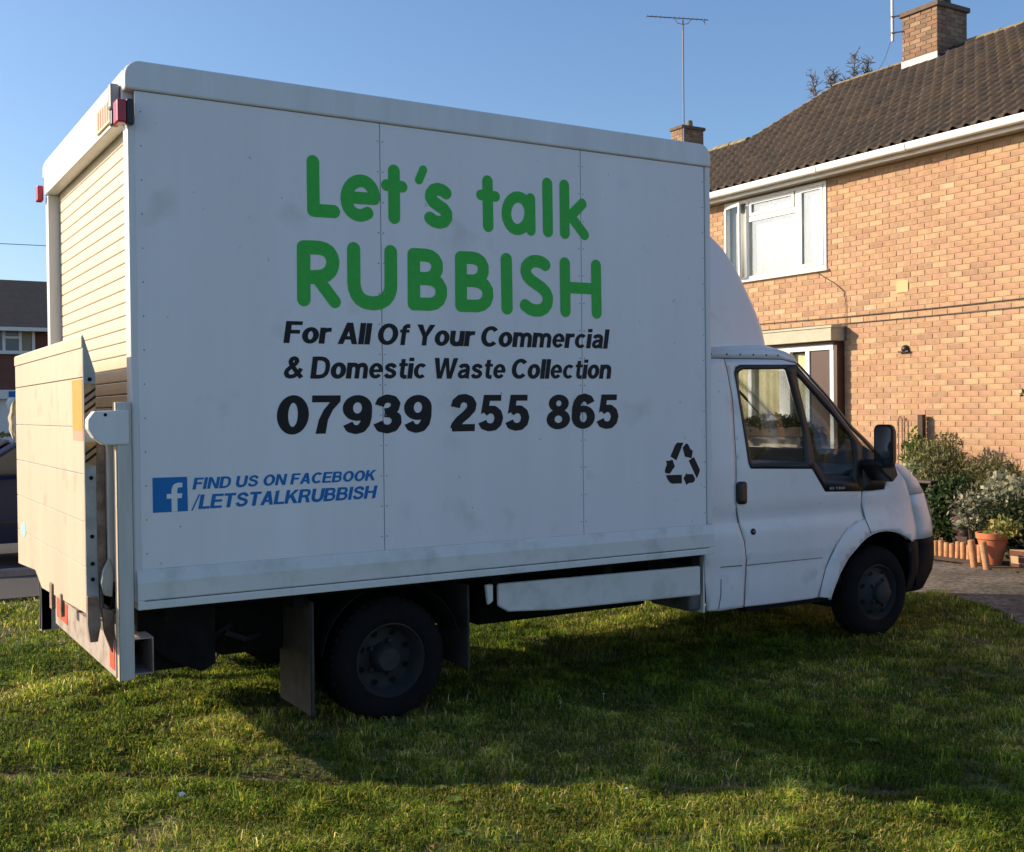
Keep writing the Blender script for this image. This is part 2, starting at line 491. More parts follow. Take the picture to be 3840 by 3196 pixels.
# side skins in three sheets, each side, with joints
for side, (ya, yb) in enumerate(((0.0, 0.03), (W - .03, W))):
    for (xa, xb) in ((0.012, 1.2885), (1.2925, 2.5935), (2.5975, 3.555)):
        MB().box(xa, xb, ya, yb, .955, 3.245).build('side_panel', M['panel_white'], van, bevel=.0015, segs=1)
    MB().box(.01, 3.57, ya + .006, yb - .006, .90, 3.25).build('panel_joint', M['seam'], van)
    s = -1 if side == 0 else 1
    y0 = 0 if side == 0 else W
    # roof cap rail with round ends
    r = .085
    pts = [(-.035, 3.248), (3.605, 3.248)]
    pts += [(3.605 - r + r * math.cos(R(a)), 3.388 - r + r * math.sin(R(a))) for a in range(0, 91, 15)]
    pts += [(-.035 + r * .9 - r * .9 * math.sin(R(a)), 3.388 - r * .9 + r * .9 * math.cos(R(a))) for a in range(0, 91, 15)]
    MB().prism(pts, 'y', y0 + s * .014, y0 - s * .05).build('roof_rail', M['rail_white'], van, smooth=False, bevel=.01, segs=3)
    # corner post at the front and the sill rail below
    MB().box(3.560, 3.60, y0 - s * .05, y0 + s * .008, .955, 3.244).build('front_corner_post', M['rail_white'], van, bevel=.006)
    sill = [(0, .955), (s * .005, .950), (s * .024, .893), (s * .024, .812), (s * .018, .806), (s * .028, .798), (s * .028, .765), (-s * .05, .765), (-s * .05, .95)]
    MB().prism([(y0 + a, b) for a, b in sill], 'x', -.012, 3.60).build('sill_rail', M['sill_white'], van, bevel=.002, segs=1)
    MB().box(0.02, 3.56, y0 + s * .0185, y0 + s * .0215, .800, .8075).build('sill_groove', M['seam'], van)
    # rivets down the joints
    rv = MB()
    for x in (.04, 1.275, 1.306, 2.58, 2.612, 3.54):
        for k in range(14):
            z = 1.03 + k * .163
            rv.lathe([(0.0, .0045), (.002, .0035), (.0025, .0)], (x, y0 if s > 0 else y0, z), 'y', 6) if s > 0 else rv.lathe([(0.0, .0045), (-.002, .0035), (-.0025, .0)], (x, y0, z), 'y', 6)
    o = rv.build('rivets', M['alu_dark'], van); o['kind'] = 'stuff'
MB().box(-.01, 3.59, .04, W - .04, 3.33, 3.372).build('roof', M['rail_white'], van)
MB().box(3.55, 3.585, .05, W - .05, .80, 3.33).build('front_bulkhead', M['panel_white'], van)
MB().box(0.05, 3.55, .05, W - .05, .74, .80).build('floor', M['chassis'], van)
# rear frame
for ya, yb in ((.002, .10), (W - .098, W - .002)):
    MB().box(-.022, .075, ya, yb, .80, 3.13).build('rear_post', M['rail_white'], van, bevel=.008)
hd = MB().prism([(-.035, 3.388 - .08), (-.03, 3.35), (-.005, 3.38), (.05, 3.388), (.09, 3.388), (.09, 3.165), (.03, 3.13), (-.035, 3.13)], 'y', .05, W - .05)
hd.build('rear_header', M['rail_white'], van, bevel=.006)
# roller shutter of separate slats
sh = MB().box(.070, .085, .10, W - .10, .80, 3.16).build('roller_shutter', M['seam'], van)
SM = MB().prism([(.0500, .0020), (.0475, .006), (.0470, .033), (.0475, .0600), (.0500, .0645), (.068, .0645), (.068, .0020)], 'y', .102, W - .102)
slat0 = None
nsl = 35
for k in range(nsl):
    z = .80 + k * .0670
    if slat0 is None:
        slat0 = SM.build('slat', M['slat'], sh); slat0.location.z = z
    else:
        c = slat0.copy(); col.objects.link(c); c.parent = sh; c.location.z = z
# marker lamps, lamp and plate on the header
MB().box(-.075, -.036, 2.34, 2.42, 3.10, 3.20).build('marker_lamp', M['red_lens'], van, bevel=.008)
MB().box(-.080, -.036, -.055, .035, 3.075, 3.185).build('marker_lamp', M['red_lens'], van, bevel=.008)
MB().box(-.036, -.002, -.058, -.016, 3.07, 3.19).build('lamp_bracket', M['plastic'], van, bevel=.006)
MB().box(-.085, -.036, .075, .135, 3.165, 3.29).build('rear_work_lamp', M['grey_lens'], van, bevel=.012)
MB().box(-.078, -.036, .08, .13, 3.09, 3.163).build('rear_work_lamp_base', M['plastic'], van, bevel=.008)
sp = MB().box(-.046, -.036, .16, .60, 3.152, 3.268).build('header_plate', M['sign'], van)
mm = MB()
for k in range(7):
    mm.box(-.048, -.0462, .20 + k * .055, .225 + k * .055, 3.168, 3.255)
mm.build('plate_bars', M['sign_red'], sp)

# ---- tail lift, folded upright behind the shutter
TX = -.223
tl = empty('tail_lift', (0, 0, 0), van)
zs = [.752, .972, 1.19, 1.417, 1.643, 1.88, 2.02]
tops = []
for i in range(6):
    z0, z1 = zs[i], zs[i + 1]
    y0b, y1b = .105, 2.36
    def th(z): return .050 if z < 1.85 else .050 - .042 * (z - 1.85) / .2
    pts = [(TX, z0 + .0022), (TX, z1 - .0022), (TX + th(z1), z1 - .0022), (TX + th(z0), z0 + .0022)]
    mb = MB()
    if i == 0:
        # lowest board is cut back at the far lower corner
        ins = .0
        prof = [(y0b, .752), (1.42, .705), (1.66, .781), (2.36, .745), (2.36, .970), (y0b, .970)]
        mb.prism(prof, 'x', TX, TX + .05)
    else:
        mb.prism(pts, 'y', y0b, y1b)
    b = mb.build('platform_board', M['alu'], tl, bevel=.0015, segs=1)
MB().prism([(TX - .004, 2.022), (TX - .004, 2.075), (TX + .002, 2.083), (TX + .012, 2.022)], 'y', .10, 2.365).build('platform_tip', M['alu'], tl)
MB().prism([(TX + .001, .70), (TX + .001, 2.075), (TX + .005, 2.072), (TX + .056, 1.90), (TX + .056, .70)], 'y', .094, .104).build('platform_side_plate', M['alu_dark'], tl)
MB().box(TX + .004, TX + .040, .11, 2.35, .78, 1.84).build('platform_core', M['alu_dark'], tl)
bo = MB()
for z in (1.87, 1.40, 1.12, .99, .915):
    bo.lathe([(0, .010), (-.006, .009), (-.008, 0)], (TX + .03, .094, z), 'y', 10)
o = bo.build('side_bolts', M['chassis'], tl); o['kind'] = 'stuff'
# hazard chevrons on the edge
hz = empty('hazard_strip', (0, 0, 0), tl)
def chev(z0, z1):
    MB().box(TX + .004, TX + .055, .0915, .0938, z0, z1).build('tape', M['faded_yellow'], hz)
    z = z0 + .01
    while z < z1 - .055:
        MB().prism([(TX + .004, z), (TX + .055, z + .04), (TX + .055, z + .054), (TX + .004, z + .014)], 'y', .0895, .0914).build('black_stripe', M['black_vinyl'], hz)
        z += .036
chev(1.66, 1.85); chev(1.46, 1.57)
MB().box(TX - .002, TX - .0005, .115, .372, 1.626, 1.872).build('yellow_marker', M['yellow'], tl)
MB().box(TX - .002, TX - .0005, .115, .366, 1.577, 1.624).build('red_marker', M['pink_tape'], tl)
MB().prism([(2.10 + .10 * math.cos(R(a)), .985 + .045 * math.sin(R(a))) for a in range(0, 360, 20)], 'x', TX - .002, TX - .0004).build('blue_sticker', M['blue_sticker'], tl)
MB().box(TX - .012, TX + .01, 1.02, 1.09, .64, .78).build('latch', M['rust'], tl, bevel=.004)
MB().box(TX - .010, TX + .01, .74, .78, .64, .76).build('latch', M['rust'], tl, bevel=.004)
# canvas strap bulging off the far edge
def strap():
    mb = MB(); pts = []
    n = 14
    prof = []
    for k in range(n + 1):
        t = k / n
        z = 1.80 - .27 * t
        y = 2.36 + .30 * math.sin(math.pi * t) ** .6 * (1 + .12 * math.sin(t * 19))
        prof.append((y, z))
    inner = [(2.36 + (y - 2.36) * .50, z) for y, z in prof[::-1]]
    mb.prism(prof + inner, 'x', TX - .01, TX + .012)
    mb.build('canvas_strap', M['canvas'], tl, bevel=.008)
strap()
# runners, arms and the bracket
MB().box(-.100, -.032, -.035, .030, .437, 1.76).build('runner', M['runner'], tl, bevel=.006)
MB().box(-.104, -.1005, -.033, .028, .437, 1.76).build('runner_edge', M['alu'], tl)
MB().box(-.100, -.032, W - .07, W, .30, 1.76).build('runner', M['runner'], tl, bevel=.006)
MB().box(-.128, -.086, .05, .085, .90, 1.60).build('slide_arm', M['runner'], tl, bevel=.004)
MB().box(-.170, -.130, .09, .12, .90, 1.58).build('slide_shadow_plate', M['rust'], tl)
br = [(-.045, 1.558), (-.16, 1.558), (-.205, 1.592), (-.230, 1.635), (-.230, 1.68), (-.20, 1.718), (-.045, 1.722)]
MB().prism(br, 'y', -.045, .03).build('arm_bracket', M['rail_white'], tl, bevel=.006)
MB().lathe([(0, .008), (-.004, .007), (-.005, 0)], (-.152, -.045, 1.70), 'y', 12).build('bracket_bolt', M['chassis'], tl)
MB().tube((-.145, .16, 1.50), (-.145, .16, .90), .022, 12).tube((-.145, .16, .90), (-.145, .16, .72), .014, 10).build('lift_ram', M['alu_dark'], tl, smooth=True)
MB().path([(-.11, .12, 1.52), (-.095, .14, 1.30), (-.12, .13, 1.05), (-.10, .12, .80), (-.13, .14, .66), (-.05, .2, .56)], .008, 6).build('lift_hose', M['plastic'], tl, smooth=True)
# clevis and lower knuckle
MB().prism([(-.125, 1.02), (-.155, .96), (-.165, .90), (-.150, .84), (-.115, .83), (-.105, .95)], 'y', .04, .075).build('knuckle', M['alu_dark'], tl, bevel=.004)
MB().prism([(-.225, .84), (-.175, .83), (-.165, .70), (-.18, .62), (-.215, .62), (-.226, .70)], 'y', .06, .10).build('knuckle', M['rust'], tl, bevel=.004)
MB().prism([(-.16, .78), (-.105, .76), (-.10, .60), (-.118, .56), (-.15, .66)], 'y', .06, .09).build('knuckle', M['rust'], tl, bevel=.004)
# under-run beam (open box section) and its legs
ub = empty('underrun_bar', (0, 0, 0), van)
MB().box(-.110, -.105, .01, 1.68, .450, .625).build('beam_face', M['beam'], ub)
MB().box(-.1048, .060, .01, 1.68, .619, .625).build('beam_top', M['beam'], ub)
MB().box(-.1048, .060, .01, 1.68, .450, .456).build('beam_bottom', M['beam'], ub)
MB().box(.0602, .066, .01, 1.68, .450, .625).build('beam_back', M['beam'], ub)
MB().box(-.113, -.1102, 1.28, 1.62, .50, .615).build('red_reflector', M['red_tape'], ub)
MB().box(-.113, -.1102, .03, .14, .48, .605).build('red_reflector', M['red_tape'], ub)
MB().box(-.10, .01, 2.30, 2.36, .30, .76).build('beam_leg', M['runner'], ub)

# ---- chassis and running gear
ch = empty('chassis', (0, 0, 0), van)
for y in (.74, 1.56):
    MB().box(.05, 5.6, y, y + .07, .52, .70).build('chassis_rail', M['chassis'], ch)
for x in (.15, .8, 2.0, 2.8, 3.5):
    MB().box(x, x + .06, .08, W - .08, .68, .742).build('cross_member', M['chassis'], ch)
MB().tube((1.38, .3, .34), (1.38, 2.07, .34), .05, 12).lathe([(-.16, .05), (-.1, .15), (.1, .15), (.16, .05)], (1.38, YC, .34), 'y', 18).build('rear_axle', M['chassis'], ch)
MB().tube((1.38, YC, .40), (4.3, YC, .48), .04, 10).build('prop_shaft', M['chassis'], ch)
MB().box(4.0, 5.5, .8, 1.6, .28, .6).build('engine_sump', M['chassis'], ch, bevel=.05)
MB().box(2.15, 3.5, .55, .78, .36, .70).build('fuel_tank', M['chassis'], ch, bevel=.04)
MB().box(2.20, 3.9, 1.65, 2.0, .40, .70).build('battery_box', M['chassis'], ch, bevel=.03)
MB().box(.10, .42, .22, .50, .41, .76).prism([(.10, .76), (.42, .76), (.42, .42), (.35, .385), (.19, .455), (.03, .60), (.03, .76)], 'y', .18, .24).build('tail_lift_pump_box', M['chassis'], ch, bevel=.01)
MB().path([(.05, .6, .58), (.2, .55, .45), (.35, .5, .42), (.6, .5, .55)], .018).path([(.5, .3, .55), (.62, .32, .50), (.72, .4, .50)], .015).path([(-.04, .3, .55), (.12, .3, .47), (.22, .3, .43)], .014).build('hoses', M['plastic'], ch, smooth=True)
MB().box(.52, 1.0, .5, 1.9, .38, .74).build('spare_wheel_carrier', M['chassis'], ch, bevel=.04)
MB().lathe([(-.1, .14), (-.1, .31), (-.06, .335), (.06, .335), (.1, .31), (.1, .14)], (.85, YC + .1, .50), 'z', 32).build('spare_tyre', M['rubber'], ch, smooth=True)
M['grimy'] = mat('grimy_metal', (0.06, 0.05, 0.042), .85, var=.5, scale=14, spec=.2)
for y in (.62, 1.72):
    ls = MB()
    for k in range(3):
        L_ = .62 - k * .13
        ls.prism([(1.38 - L_, .50 - .02 * k), (1.38, .40 - .014 * k), (1.38 + L_, .50 - .02 * k), (1.38 + L_, .512 - .02 * k), (1.38, .412 - .014 * k), (1.38 - L_, .512 - .02 * k)], 'y', y, y + .07)
    ls.build('leaf_spring', M['grimy'], ch)
    MB().tube((1.30, y + .1, .36), (1.12, y + .02, .70), .022, 10).build('damper', M['grimy'], ch, smooth=True)
MB().path([(4.2, .95, .42), (3.2, .95, .44), (2.4, .90, .46), (1.9, .86, .55), (1.1, .86, .56), (.72, .70, .50), (.45, .58, .46)], .028, 10).tube((3.1, .95, .44), (2.5, .92, .455), .075, 14).build('exhaust', M['grimy'], ch, smooth=True)
MB().tube((1.5, 1.0, .62), (1.5, 1.35, .62), .11, 16).tube((.62, .9, .60), (.62, 1.5, .60), .035, 8).build('air_tank', M['grimy'], ch, smooth=True)
# rear wheel arch (plain black mudguard) and mudflap
def arc_strip(cx, cz, r, a0, a1, y0, y1, t=.006, n=18):
    mb = MB()
    pts = [(cx + r * math.cos(R(a0 + (a1 - a0) * k / n)), cz + r * math.sin(R(a0 + (a1 - a0) * k / n))) for k in range(n + 1)]
    pin = [(cx + (r - t) * math.cos(R(a0 + (a1 - a0) * k / n)), cz + (r - t) * math.sin(R(a0 + (a1 - a0) * k / n))) for k in range(n + 1)]
    for k in range(n):
        mb.prism([pts[k], pts[k + 1], pin[k + 1], pin[k]], 'y', y0, y1)
    return mb
for ys_ in ((.10, .56), (W - .56, W - .10)):
    arc_strip(1.38, .34, .425, 15, 172, *ys_).build('mudguard', M['chassis'], ch)
MB().box(.90, .912, .08, .56, .10, .70).build('mudflap', M['flap'], ch)
MB().prism([(.09, .098), (.09, .70), (.15, .72), (.56, .72), (.56, .098)], 'x', .893, .899).build('mudflap_face', M['flap'], ch)
MB().box(.90, .912, W - .56, W - .08, .10, .70).build('mudflap', M['flap'], ch)
MB().box(1.86, 1.872, .12, .50, .22, .70).build('mudflap', M['flap'], ch)
# side guard between the wheels
MB().prism([(2.03, .70), (3.55, .68), (3.55, .49), (2.42, .508), (2.10, .53), (2.03, .57)], 'y', .055, .085).build('side_guard', M['sill_white'], van, bevel=.012)
MB().prism([(1.95, .70), (2.0, .70), (2.0, .60), (1.965, .58)], 'y', .06, .09).build('side_guard_end', M['sill_white'], van, bevel=.01)
MB().box(2.2, 3.55, .09, .2, .55, .58).build('side_guard_bracket', M['chassis'], van)
MB().prism([(2.03, .70), (3.55, .68), (3.55, .49), (2.10, .53)], 'y', W - .085, W - .055).build('side_guard', M['sill_white'], van, bevel=.012)

def wheel(cx, cz, y, s, r=.335, w=.205, rear=False, front_hub=True):
    """y: outer face, s = +1 when the wheel goes inwards in +y"""
    root = empty('wheel', (cx, y, cz), van)
    t = MB()
    t.lathe([(s * .02, r * .60), (s * .004, r * .66), (0, r * .80), (s * .012, r * .93), (s * .035, r * .985), (s * .05, r), (s * (w - .05), r), (s * (w - .03), r * .98), (s * w, r * .8), (s * (w - .01), r * .6)], (0, 0, 0), 'y', 48)
    t.build('tyre', M['rubber'], root, smooth=True)
    tr = MB()
    for k in range(44):
        a = 2 * math.pi * k / 44
        for (ya, yb) in ((.045, .085), (.105, .145)):
            c, q = math.cos(a), math.sin(a)
            d = .017
            vs = []
            for rr in (r - .002, r + .008):
                for dy_ in (ya, yb):
                    for da in (-d, d):
                        vs.append((rr * c - da * q, s * dy_, rr * q + da * c))
            tr.add(vs, [(0, 1, 3, 2), (4, 6, 7, 5), (0, 4, 5, 1), (2, 3, 7, 6), (0, 2, 6, 4), (1, 5, 7, 3)])
    o = tr.build('tread', M['rubber'], root); o['kind'] = 'stuff'
    rm = MB()
    if rear:
        prof = [(.018, .212), (.012, .200), (.03, .190), (.11, .180), (.125, .165), (.125, .085), (.05, .075), (.03, .06), (.028, 0)]
    else:
        prof = [(.018, .212), (.012, .200), (.03, .190), (.05, .178), (.045, .160), (.012, .135), (-.006, .10), (-.008, .082), (-.045, .075), (-.055, .06), (-.058, 0)]
    rm.lathe([(s * a, b) for a, b in prof], (0, 0, 0), 'y', 40)
    rm.build('rim', M['steelwheel'], root, smooth=True)
    hh = MB()
    for k in range(8):
        a = 2 * math.pi * (k + .5) / 8
        rr = .152 if not rear else .145
        yy = s * (.026 if not rear else .118)
        hh.lathe([(yy - s * .006, .017), (yy - s * .0065, 0)], (rr * math.cos(a), 0, rr * math.sin(a)), 'y', 12)
    o = hh.build('rim_holes', M['chassis'], root); o['kind'] = 'stuff'
    nt_ = MB()
    for k in range(5):
        a = 2 * math.pi * k / 5
        rr = .098
        yy = s * (-.004 if not rear else .118)
        nt_.lathe([(yy, .014), (yy - s * .022, .013), (yy - s * .026, 0)], (rr * math.cos(a), 0, rr * math.sin(a)), 'y', 6)
    nt_.build('wheel_nuts', M['steelwheel'], root)
    return root
wheel(1.38, .325, .115, 1, rear=True); wheel(1.38, .325, .365, 1, rear=True)
wheel(1.38, .325, W - .115, -1, rear=True); wheel(1.38, .325, W - .365, -1, rear=True)
wheel(5.355, .325, .165, 1); wheel(5.355, .325, W - .165, -1)

# ---- cab
def tumble(z): return max(0.0, z - 1.28) * .065
def yn(x, z):
    y = .15 + tumble(z)
    if x > 5.55: y += .10 * ((x - 5.55) / .35) ** 2
    if z < .64: y += .010
    # soft waist hollow of the doors
    if z < 1.28: y += .016 * math.exp(-((z - .95) / .055) ** 2) * (1 if x < 5.2 else .4)
    if z < .45: y += (0.45 - z) * .12
    rr = math.hypot((x - 5.37) / 1.06, z - .30)
    if x < 5.8: y -= .018 * math.exp(-((rr - .49) / .09) ** 2)
    return y
def yfar(x, z): return W - yn(x, z)
def sx(p):   # outline points leaning in above the waist
    return (p[0] + tumble(p[1]), p[1])
def both(name, outline, m, holes=(), grid=.09, thick=.004, off=0.0, parent=None, sides='nf'):
    res = []
    parent = parent or van
    ol = [sx(p) for p in outline]; hl = [[sx(p) for p in h] for h in holes]
    if 'n' in sides: res.append(panel(name, ol, m, parent, yn, hl, grid, thick, off=off))
    if 'f' in sides: res.append(panel(name, ol, m, parent, yfar, hl, grid, thick, off=-off))
    return res
WW = M['van_white']
seam_top = (3.845, 2.031)
seam = [(3.845, 2.031), (3.867, 1.972), (3.918, 1.76), (3.938, 1.493), (3.948, 1.36), (3.947, 1.04), (3.980, .917), (4.018, .794), (4.034, .685), (4.027, .363)]
def shift(pts, d): return [(x + d, z) for x, z in pts]
# rear corner panel
both('rear_corner_panel', [(3.66, 2.031)] + shift(seam, -.004) + [(4.023, .348), (3.82, .345), (3.70, .355), (3.66, .72)], WW, grid=.045)
# cant rail and roof side above the seam
both('cant_rail', [(3.66, 2.038), (4.375, 2.040), (4.50, 2.017), (4.515, 2.016), (4.485, 2.052), (4.413, 2.08), (4.311, 2.10), (4.19, 2.11), (3.66, 2.075)], WW, grid=0)
# door with window opening
win_out = [(3.937, 1.94), (3.950, 1.975), (3.985, 1.990), (4.431, 1.996), (4.507, 1.998), (4.602, 1.915), (4.797, 1.765), (5.047, 1.526), (5.160, 1.42), (5.163, 1.09), (4.79, 1.107), (4.664, 1.270), (4.082, 1.291), (4.065, 1.32)]
door_out = shift(seam, .004)[:1] + [(4.375, 2.033), (4.50, 2.010)] + [(4.612, 1.922), (4.805, 1.772), (5.055, 1.533), (5.166, 1.428)] + \
    [(5.164, 1.003), (5.192, .886)] + [(5.12, .862), (5.009, .815), (4.89, .712), (4.79, .553), (4.73, .350)] + [(4.60, .338), (4.035, .350)] + shift(seam, .004)[::-1][1:-1]
hole = [(3.942, 1.935), (3.955, 1.970), (3.99, 1.985), (4.431, 1.990), (4.505, 1.992), (4.598, 1.910), (4.793, 1.760), (5.043, 1.521), (5.155, 1.415), (5.158, 1.096), (4.795, 1.112), (4.668, 1.276), (4.086, 1.297), (4.070, 1.325)]
for o in both('door', door_out, WW, holes=[hole], grid=.04):
    yy = yn if o.location.y == 0 and o.data.vertices[0].co.y < 1 else yfar
    sg = 1 if yy is yn else -1
    panel('handle', smoothpoly([(3.953, 1.206), (4.034, 1.203), (4.034, 1.05), (3.951, 1.053)], .025), M['plastic'], o, yy, thick=.035, off=-.012 * sg)
    panel('key_lock', [(4.099 + .022 * math.cos(R(a)), .859 + .022 * math.sin(R(a))) for a in range(0, 360, 24)], M['plastic'], o, yy, thick=.006, off=-.004 * sg)
    panel('key_slot', [(4.099 + .006 * math.cos(R(a)), .859 + .006 * math.sin(R(a))) for a in range(0, 360, 40)], M['alu_dark'], o, yy, thick=.004, off=-.008 * sg)
    # pressed waist line low on the door, its shade drawn as a dark strip
    panel('swage_shade_line', [(4.04, .636), (4.766, .631), (4.766, .6265), (4.04, .630)], M['seam'], o, yy, thick=.002, off=-.0012 * sg)
g1 = [(3.956, 1.912), (3.975, 1.950), (4.02, 1.962), (4.410, 1.968), (4.572, 1.534), (4.586, 1.312), (4.088, 1.322)]
g1 = smoothpoly(g1, .02, 3)
g2 = smoothpoly([(4.505, 1.940), (4.606, 1.855), (4.890, 1.622), (5.05, 1.475), (5.085, 1.30), (5.06, 1.20), (4.76, 1.225), (4.685, 1.31), (4.650, 1.478)], .025, 3)
wt = [(3.934, 1.940), (3.947, 1.977), (3.985, 1.994), (4.431, 2.000), (4.510, 2.002), (4.606, 1.918), (4.802, 1.768), (5.052, 1.529), (5.172, 1.42), (5.172, 1.083), (4.789, 1.099), (4.660, 1.266), (4.080, 1.288), (4.062, 1.320)]
wt_old = [(3.943, 1.934), (3.956, 1.969), (3.991, 1.984), (4.431, 1.989), (4.504, 1.991), (4.597, 1.909), (4.792, 1.759), (5.042, 1.520), (5.154, 1.414), (5.157, 1.097), (4.796, 1.113), (4.669, 1.277), (4.087, 1.298), (4.071, 1.326)]
both('window_surround', wt, M['plastic'], holes=[g1, g2], grid=0, off=-.0035, thick=.010)
both('door_glass', g1, M['glass'], grid=0, off=.012, thick=.004)
both('quarter_glass', g2, M['glass_dark'], grid=0, off=.008, thick=.004)
# black A-pillar foot that carries the mirror, over the wing
both('pillar_cover', smoothpoly([(5.172, 1.42), (5.274, 1.369), (5.379, 1.227), (5.421, 1.137), (5.40, 1.092), (5.25, 1.086), (5.168, 1.090)], .012, 3), M['plastic'], grid=0, off=-.0036, thick=.012)
# wing with wheel arch
AC = (5.36, .325); AR = .458
arch = [(4.843, .325), (4.860, .38), (4.884, .435), (4.920, .50), (4.966, .556), (5.015, .613), (5.069, .663), (5.130, .710), (5.194, .748), (5.257, .771), (5.321, .782), (5.385, .785), (5.45, .779), (5.505, .769), (5.558, .753), (5.646, .718), (5.680, .698)]
wing = [(5.172, 1.003), (5.172, 1.084), (5.25, 1.082), (5.405, 1.086), (5.428, 1.137), (5.385, 1.232), (5.300, 1.345), (5.34, 1.335), (5.45, 1.283), (5.54, 1.236), (5.64, 1.141), (5.705, 1.03), (5.76, .921), (5.81, .827), (5.842, .749), (5.845, .680), (5.71, .677)]
wing += arch[::-1]
wing += [(4.845, .335), (4.738, .350), (4.798, .553), (4.898, .712), (5.012, .822), (5.12, .869), (5.196, .880)]
both('wing', wing, WW, grid=.05)
# arch lip turned inwards, and the black liner
for s_, yy in ((1, yn), (-1, yfar)):
    vs, fs = [], []
    for (x, z) in arch:
        y = yy(x, z)
        vs += [(x, y + .001 * s_, z), (x, y + .045 * s_, z), (x + .004, y + .045 * s_, z - .004), (x + .004, y + .001 * s_, z - .004)]
    for k in range(len(arch) - 1):
        for q in range(4):
            fs.append((4 * k + q, 4 * k + (q + 1) % 4, 4 * k + 4 + (q + 1) % 4, 4 * k + 4 + q))
    MB().add(vs, fs).build('arch_lip', WW, van)
    arc_strip(5.35, .325, .47, 0, 188, .20 if s_ == 1 else W - .70, .70 if s_ == 1 else W - .20).build('arch_liner', M['chassis'], van)
# rubber seals in the shut lines (3 mm below the skin)
def ribbon(name, pts, w, m, sides=(yn, yfar), off=.003):
    left, right = [], []
    P = [Vector(p) for p in pts]
    for i, p in enumerate(P):
        d = (P[min(i + 1, len(P) - 1)] - P[max(i - 1, 0)]).normalized()
        n = Vector((-d.y, d.x)) * w / 2
        left.append(p + n); right.append(p - n)
    for yy in sides:
        sg = 1 if yy is yn else -1
        vs = []; fs = []
        for a, b in zip(left, right):
            for q in (a, b):
                qx, qz = sx((q.x, q.y)); vs.append((qx, yy(qx, qz) + off * sg, qz))
        for k in range(len(P) - 1): fs.append((2 * k, 2 * k + 1, 2 * k + 3, 2 * k + 2))
        o = MB().add(vs, fs).build(name, m, van)
        sd = o.modifiers.new('t', 'SOLIDIFY'); sd.thickness = .002
ribbon('door_seal', seam, .016, M['seam'])
ribbon('roof_seal', [(3.70, 2.0345), (4.375, 2.0365), (4.50, 2.0135)], .016, M['seam'])
ribbon('wing_seal', [(5.168, 1.09), (5.168, 1.003), (5.194, .884)], .014, M['seam'])
ribbon('wing_crease', [(5.194, .884), (5.215, .83), (5.237, .775)], .006, M['seam'], off=-.0012)
ribbon('flare_seal', [(4.734, .350), (4.794, .553), (4.893, .712), (5.010, .818), (5.12, .865), (5.194, .877)], .014, M['seam'])
ribbon('panel_crease', [(3.81, .639), (4.02, .634)], .006, M['seam'], off=-.0012)  # dark ribbon on the skin standing in for the shade along the crease
ribbon('panel_crease', [(3.815, .56), (3.812, .45), (3.80, .36)], .005, M['seam'], off=-.0012)
# bumper: side piece wraps into the front
both('bumper_side', [(5.640, .668), (5.845, .670), (5.90, .620), (5.905, .50), (5.87, .41), (5.735, .292), (5.66, .295), (5.715, .45), (5.70, .56)], M['bumper'], grid=.06, thick=.02, off=-.012)
# rear face of the cab, sill underside, floor
MB().prism([(.16, .35), (.16, 1.28), (.21, 2.03), (.30, 2.09), (2.07, 2.09), (2.16, 2.03), (2.21, 1.28), (2.21, .35)], 'x', 3.66, 3.672).build('cab_back', WW, van)
MB().box(3.56, 3.66, .18, .60, .36, .74).build('cab_back_lower', mat('grimy_grey', (0.16, 0.16, 0.15), .8, var=.5, scale=6), van, bevel=.02)
MB().box(3.68, 5.0, .20, W - .20, .42, .52).build('cab_floor', M['chassis'], van)
MB().box(4.05, 4.83, .17, .30, .315, .345).build('sill_underside', M['chassis'], van)

# skins that run across the cab: (side x, side z, extra x at centre, extra z at centre)
def skin(name, prof, m, d0=0.0, d1=None, off=0.0, parent=None, thick=.004, rnd=.40):
    ds = [0, .008, .02, .045, .08, .13, .20, .28, .36, .55, .8, 1.02]
    full = d1 is None
    if not full:
        ds = [d for d in ds if d0 <= d <= d1]
        if d0 not in ds: ds = [d0] + ds
        if d1 not in ds: ds.append(d1)
    def pt(p, d, far):
        x0, z0, wx, wz = p
        g = math.sqrt(max(0, 1 - (1 - min(d, rnd) / rnd) ** 2))
        xx = x0 + tumble(z0) + wx * (g * .93 + .07 * min(1, d / 1.0)); zz = z0 + wz * min(1, g * .8 + .2 * d)
        y = yn(x0 + tumble(z0), z0) + d
        if far: y = W - y
        n = Vector((.7, 0, .7))
        return (xx + off * .7, y, zz + off * .7)
    mb = MB()
    sidesets = [ds] if not full else None
    if full:
        cols_ = [(d, False) for d in ds] + [(d, True) for d in ds[::-1]]
        cs = [cols_]
    else:
        cs = [[(d, False) for d in ds], [(d, True) for d in ds]]
    out = []
    for cl in cs:
        mb = MB()
        vs = []; fs = []
        for p in prof:
            for d, far in cl: vs.append(pt(p, d, far))
        n = len(cl)
        for i in range(len(prof) - 1):
            for j in range(n - 1):
                fs.append((i * n + j, i * n + j + 1, (i + 1) * n + j + 1, (i + 1) * n + j))
        mb.add(vs, fs)
        me = bpy.data.meshes.new(name)
        me.from_pydata(mb.v, [], mb.f)
        me.materials.append(m); me.shade_smooth()
        bm = bmesh.new(); bm.from_mesh(me); bmesh.ops.recalc_face_normals(bm, faces=bm.faces)
        if sum(f.normal.x + f.normal.z for f in bm.faces) < 0: bmesh.ops.reverse_faces(bm, faces=bm.faces)
        bm.to_mesh(me); bm.free()
        o = bpy.data.objects.new(name, me); col.objects.link(o); o.parent = parent or van
        s = o.modifiers.new('thick', 'SOLIDIFY'); s.thickness = thick; s.offset = -1
        out.append(o)
    return out
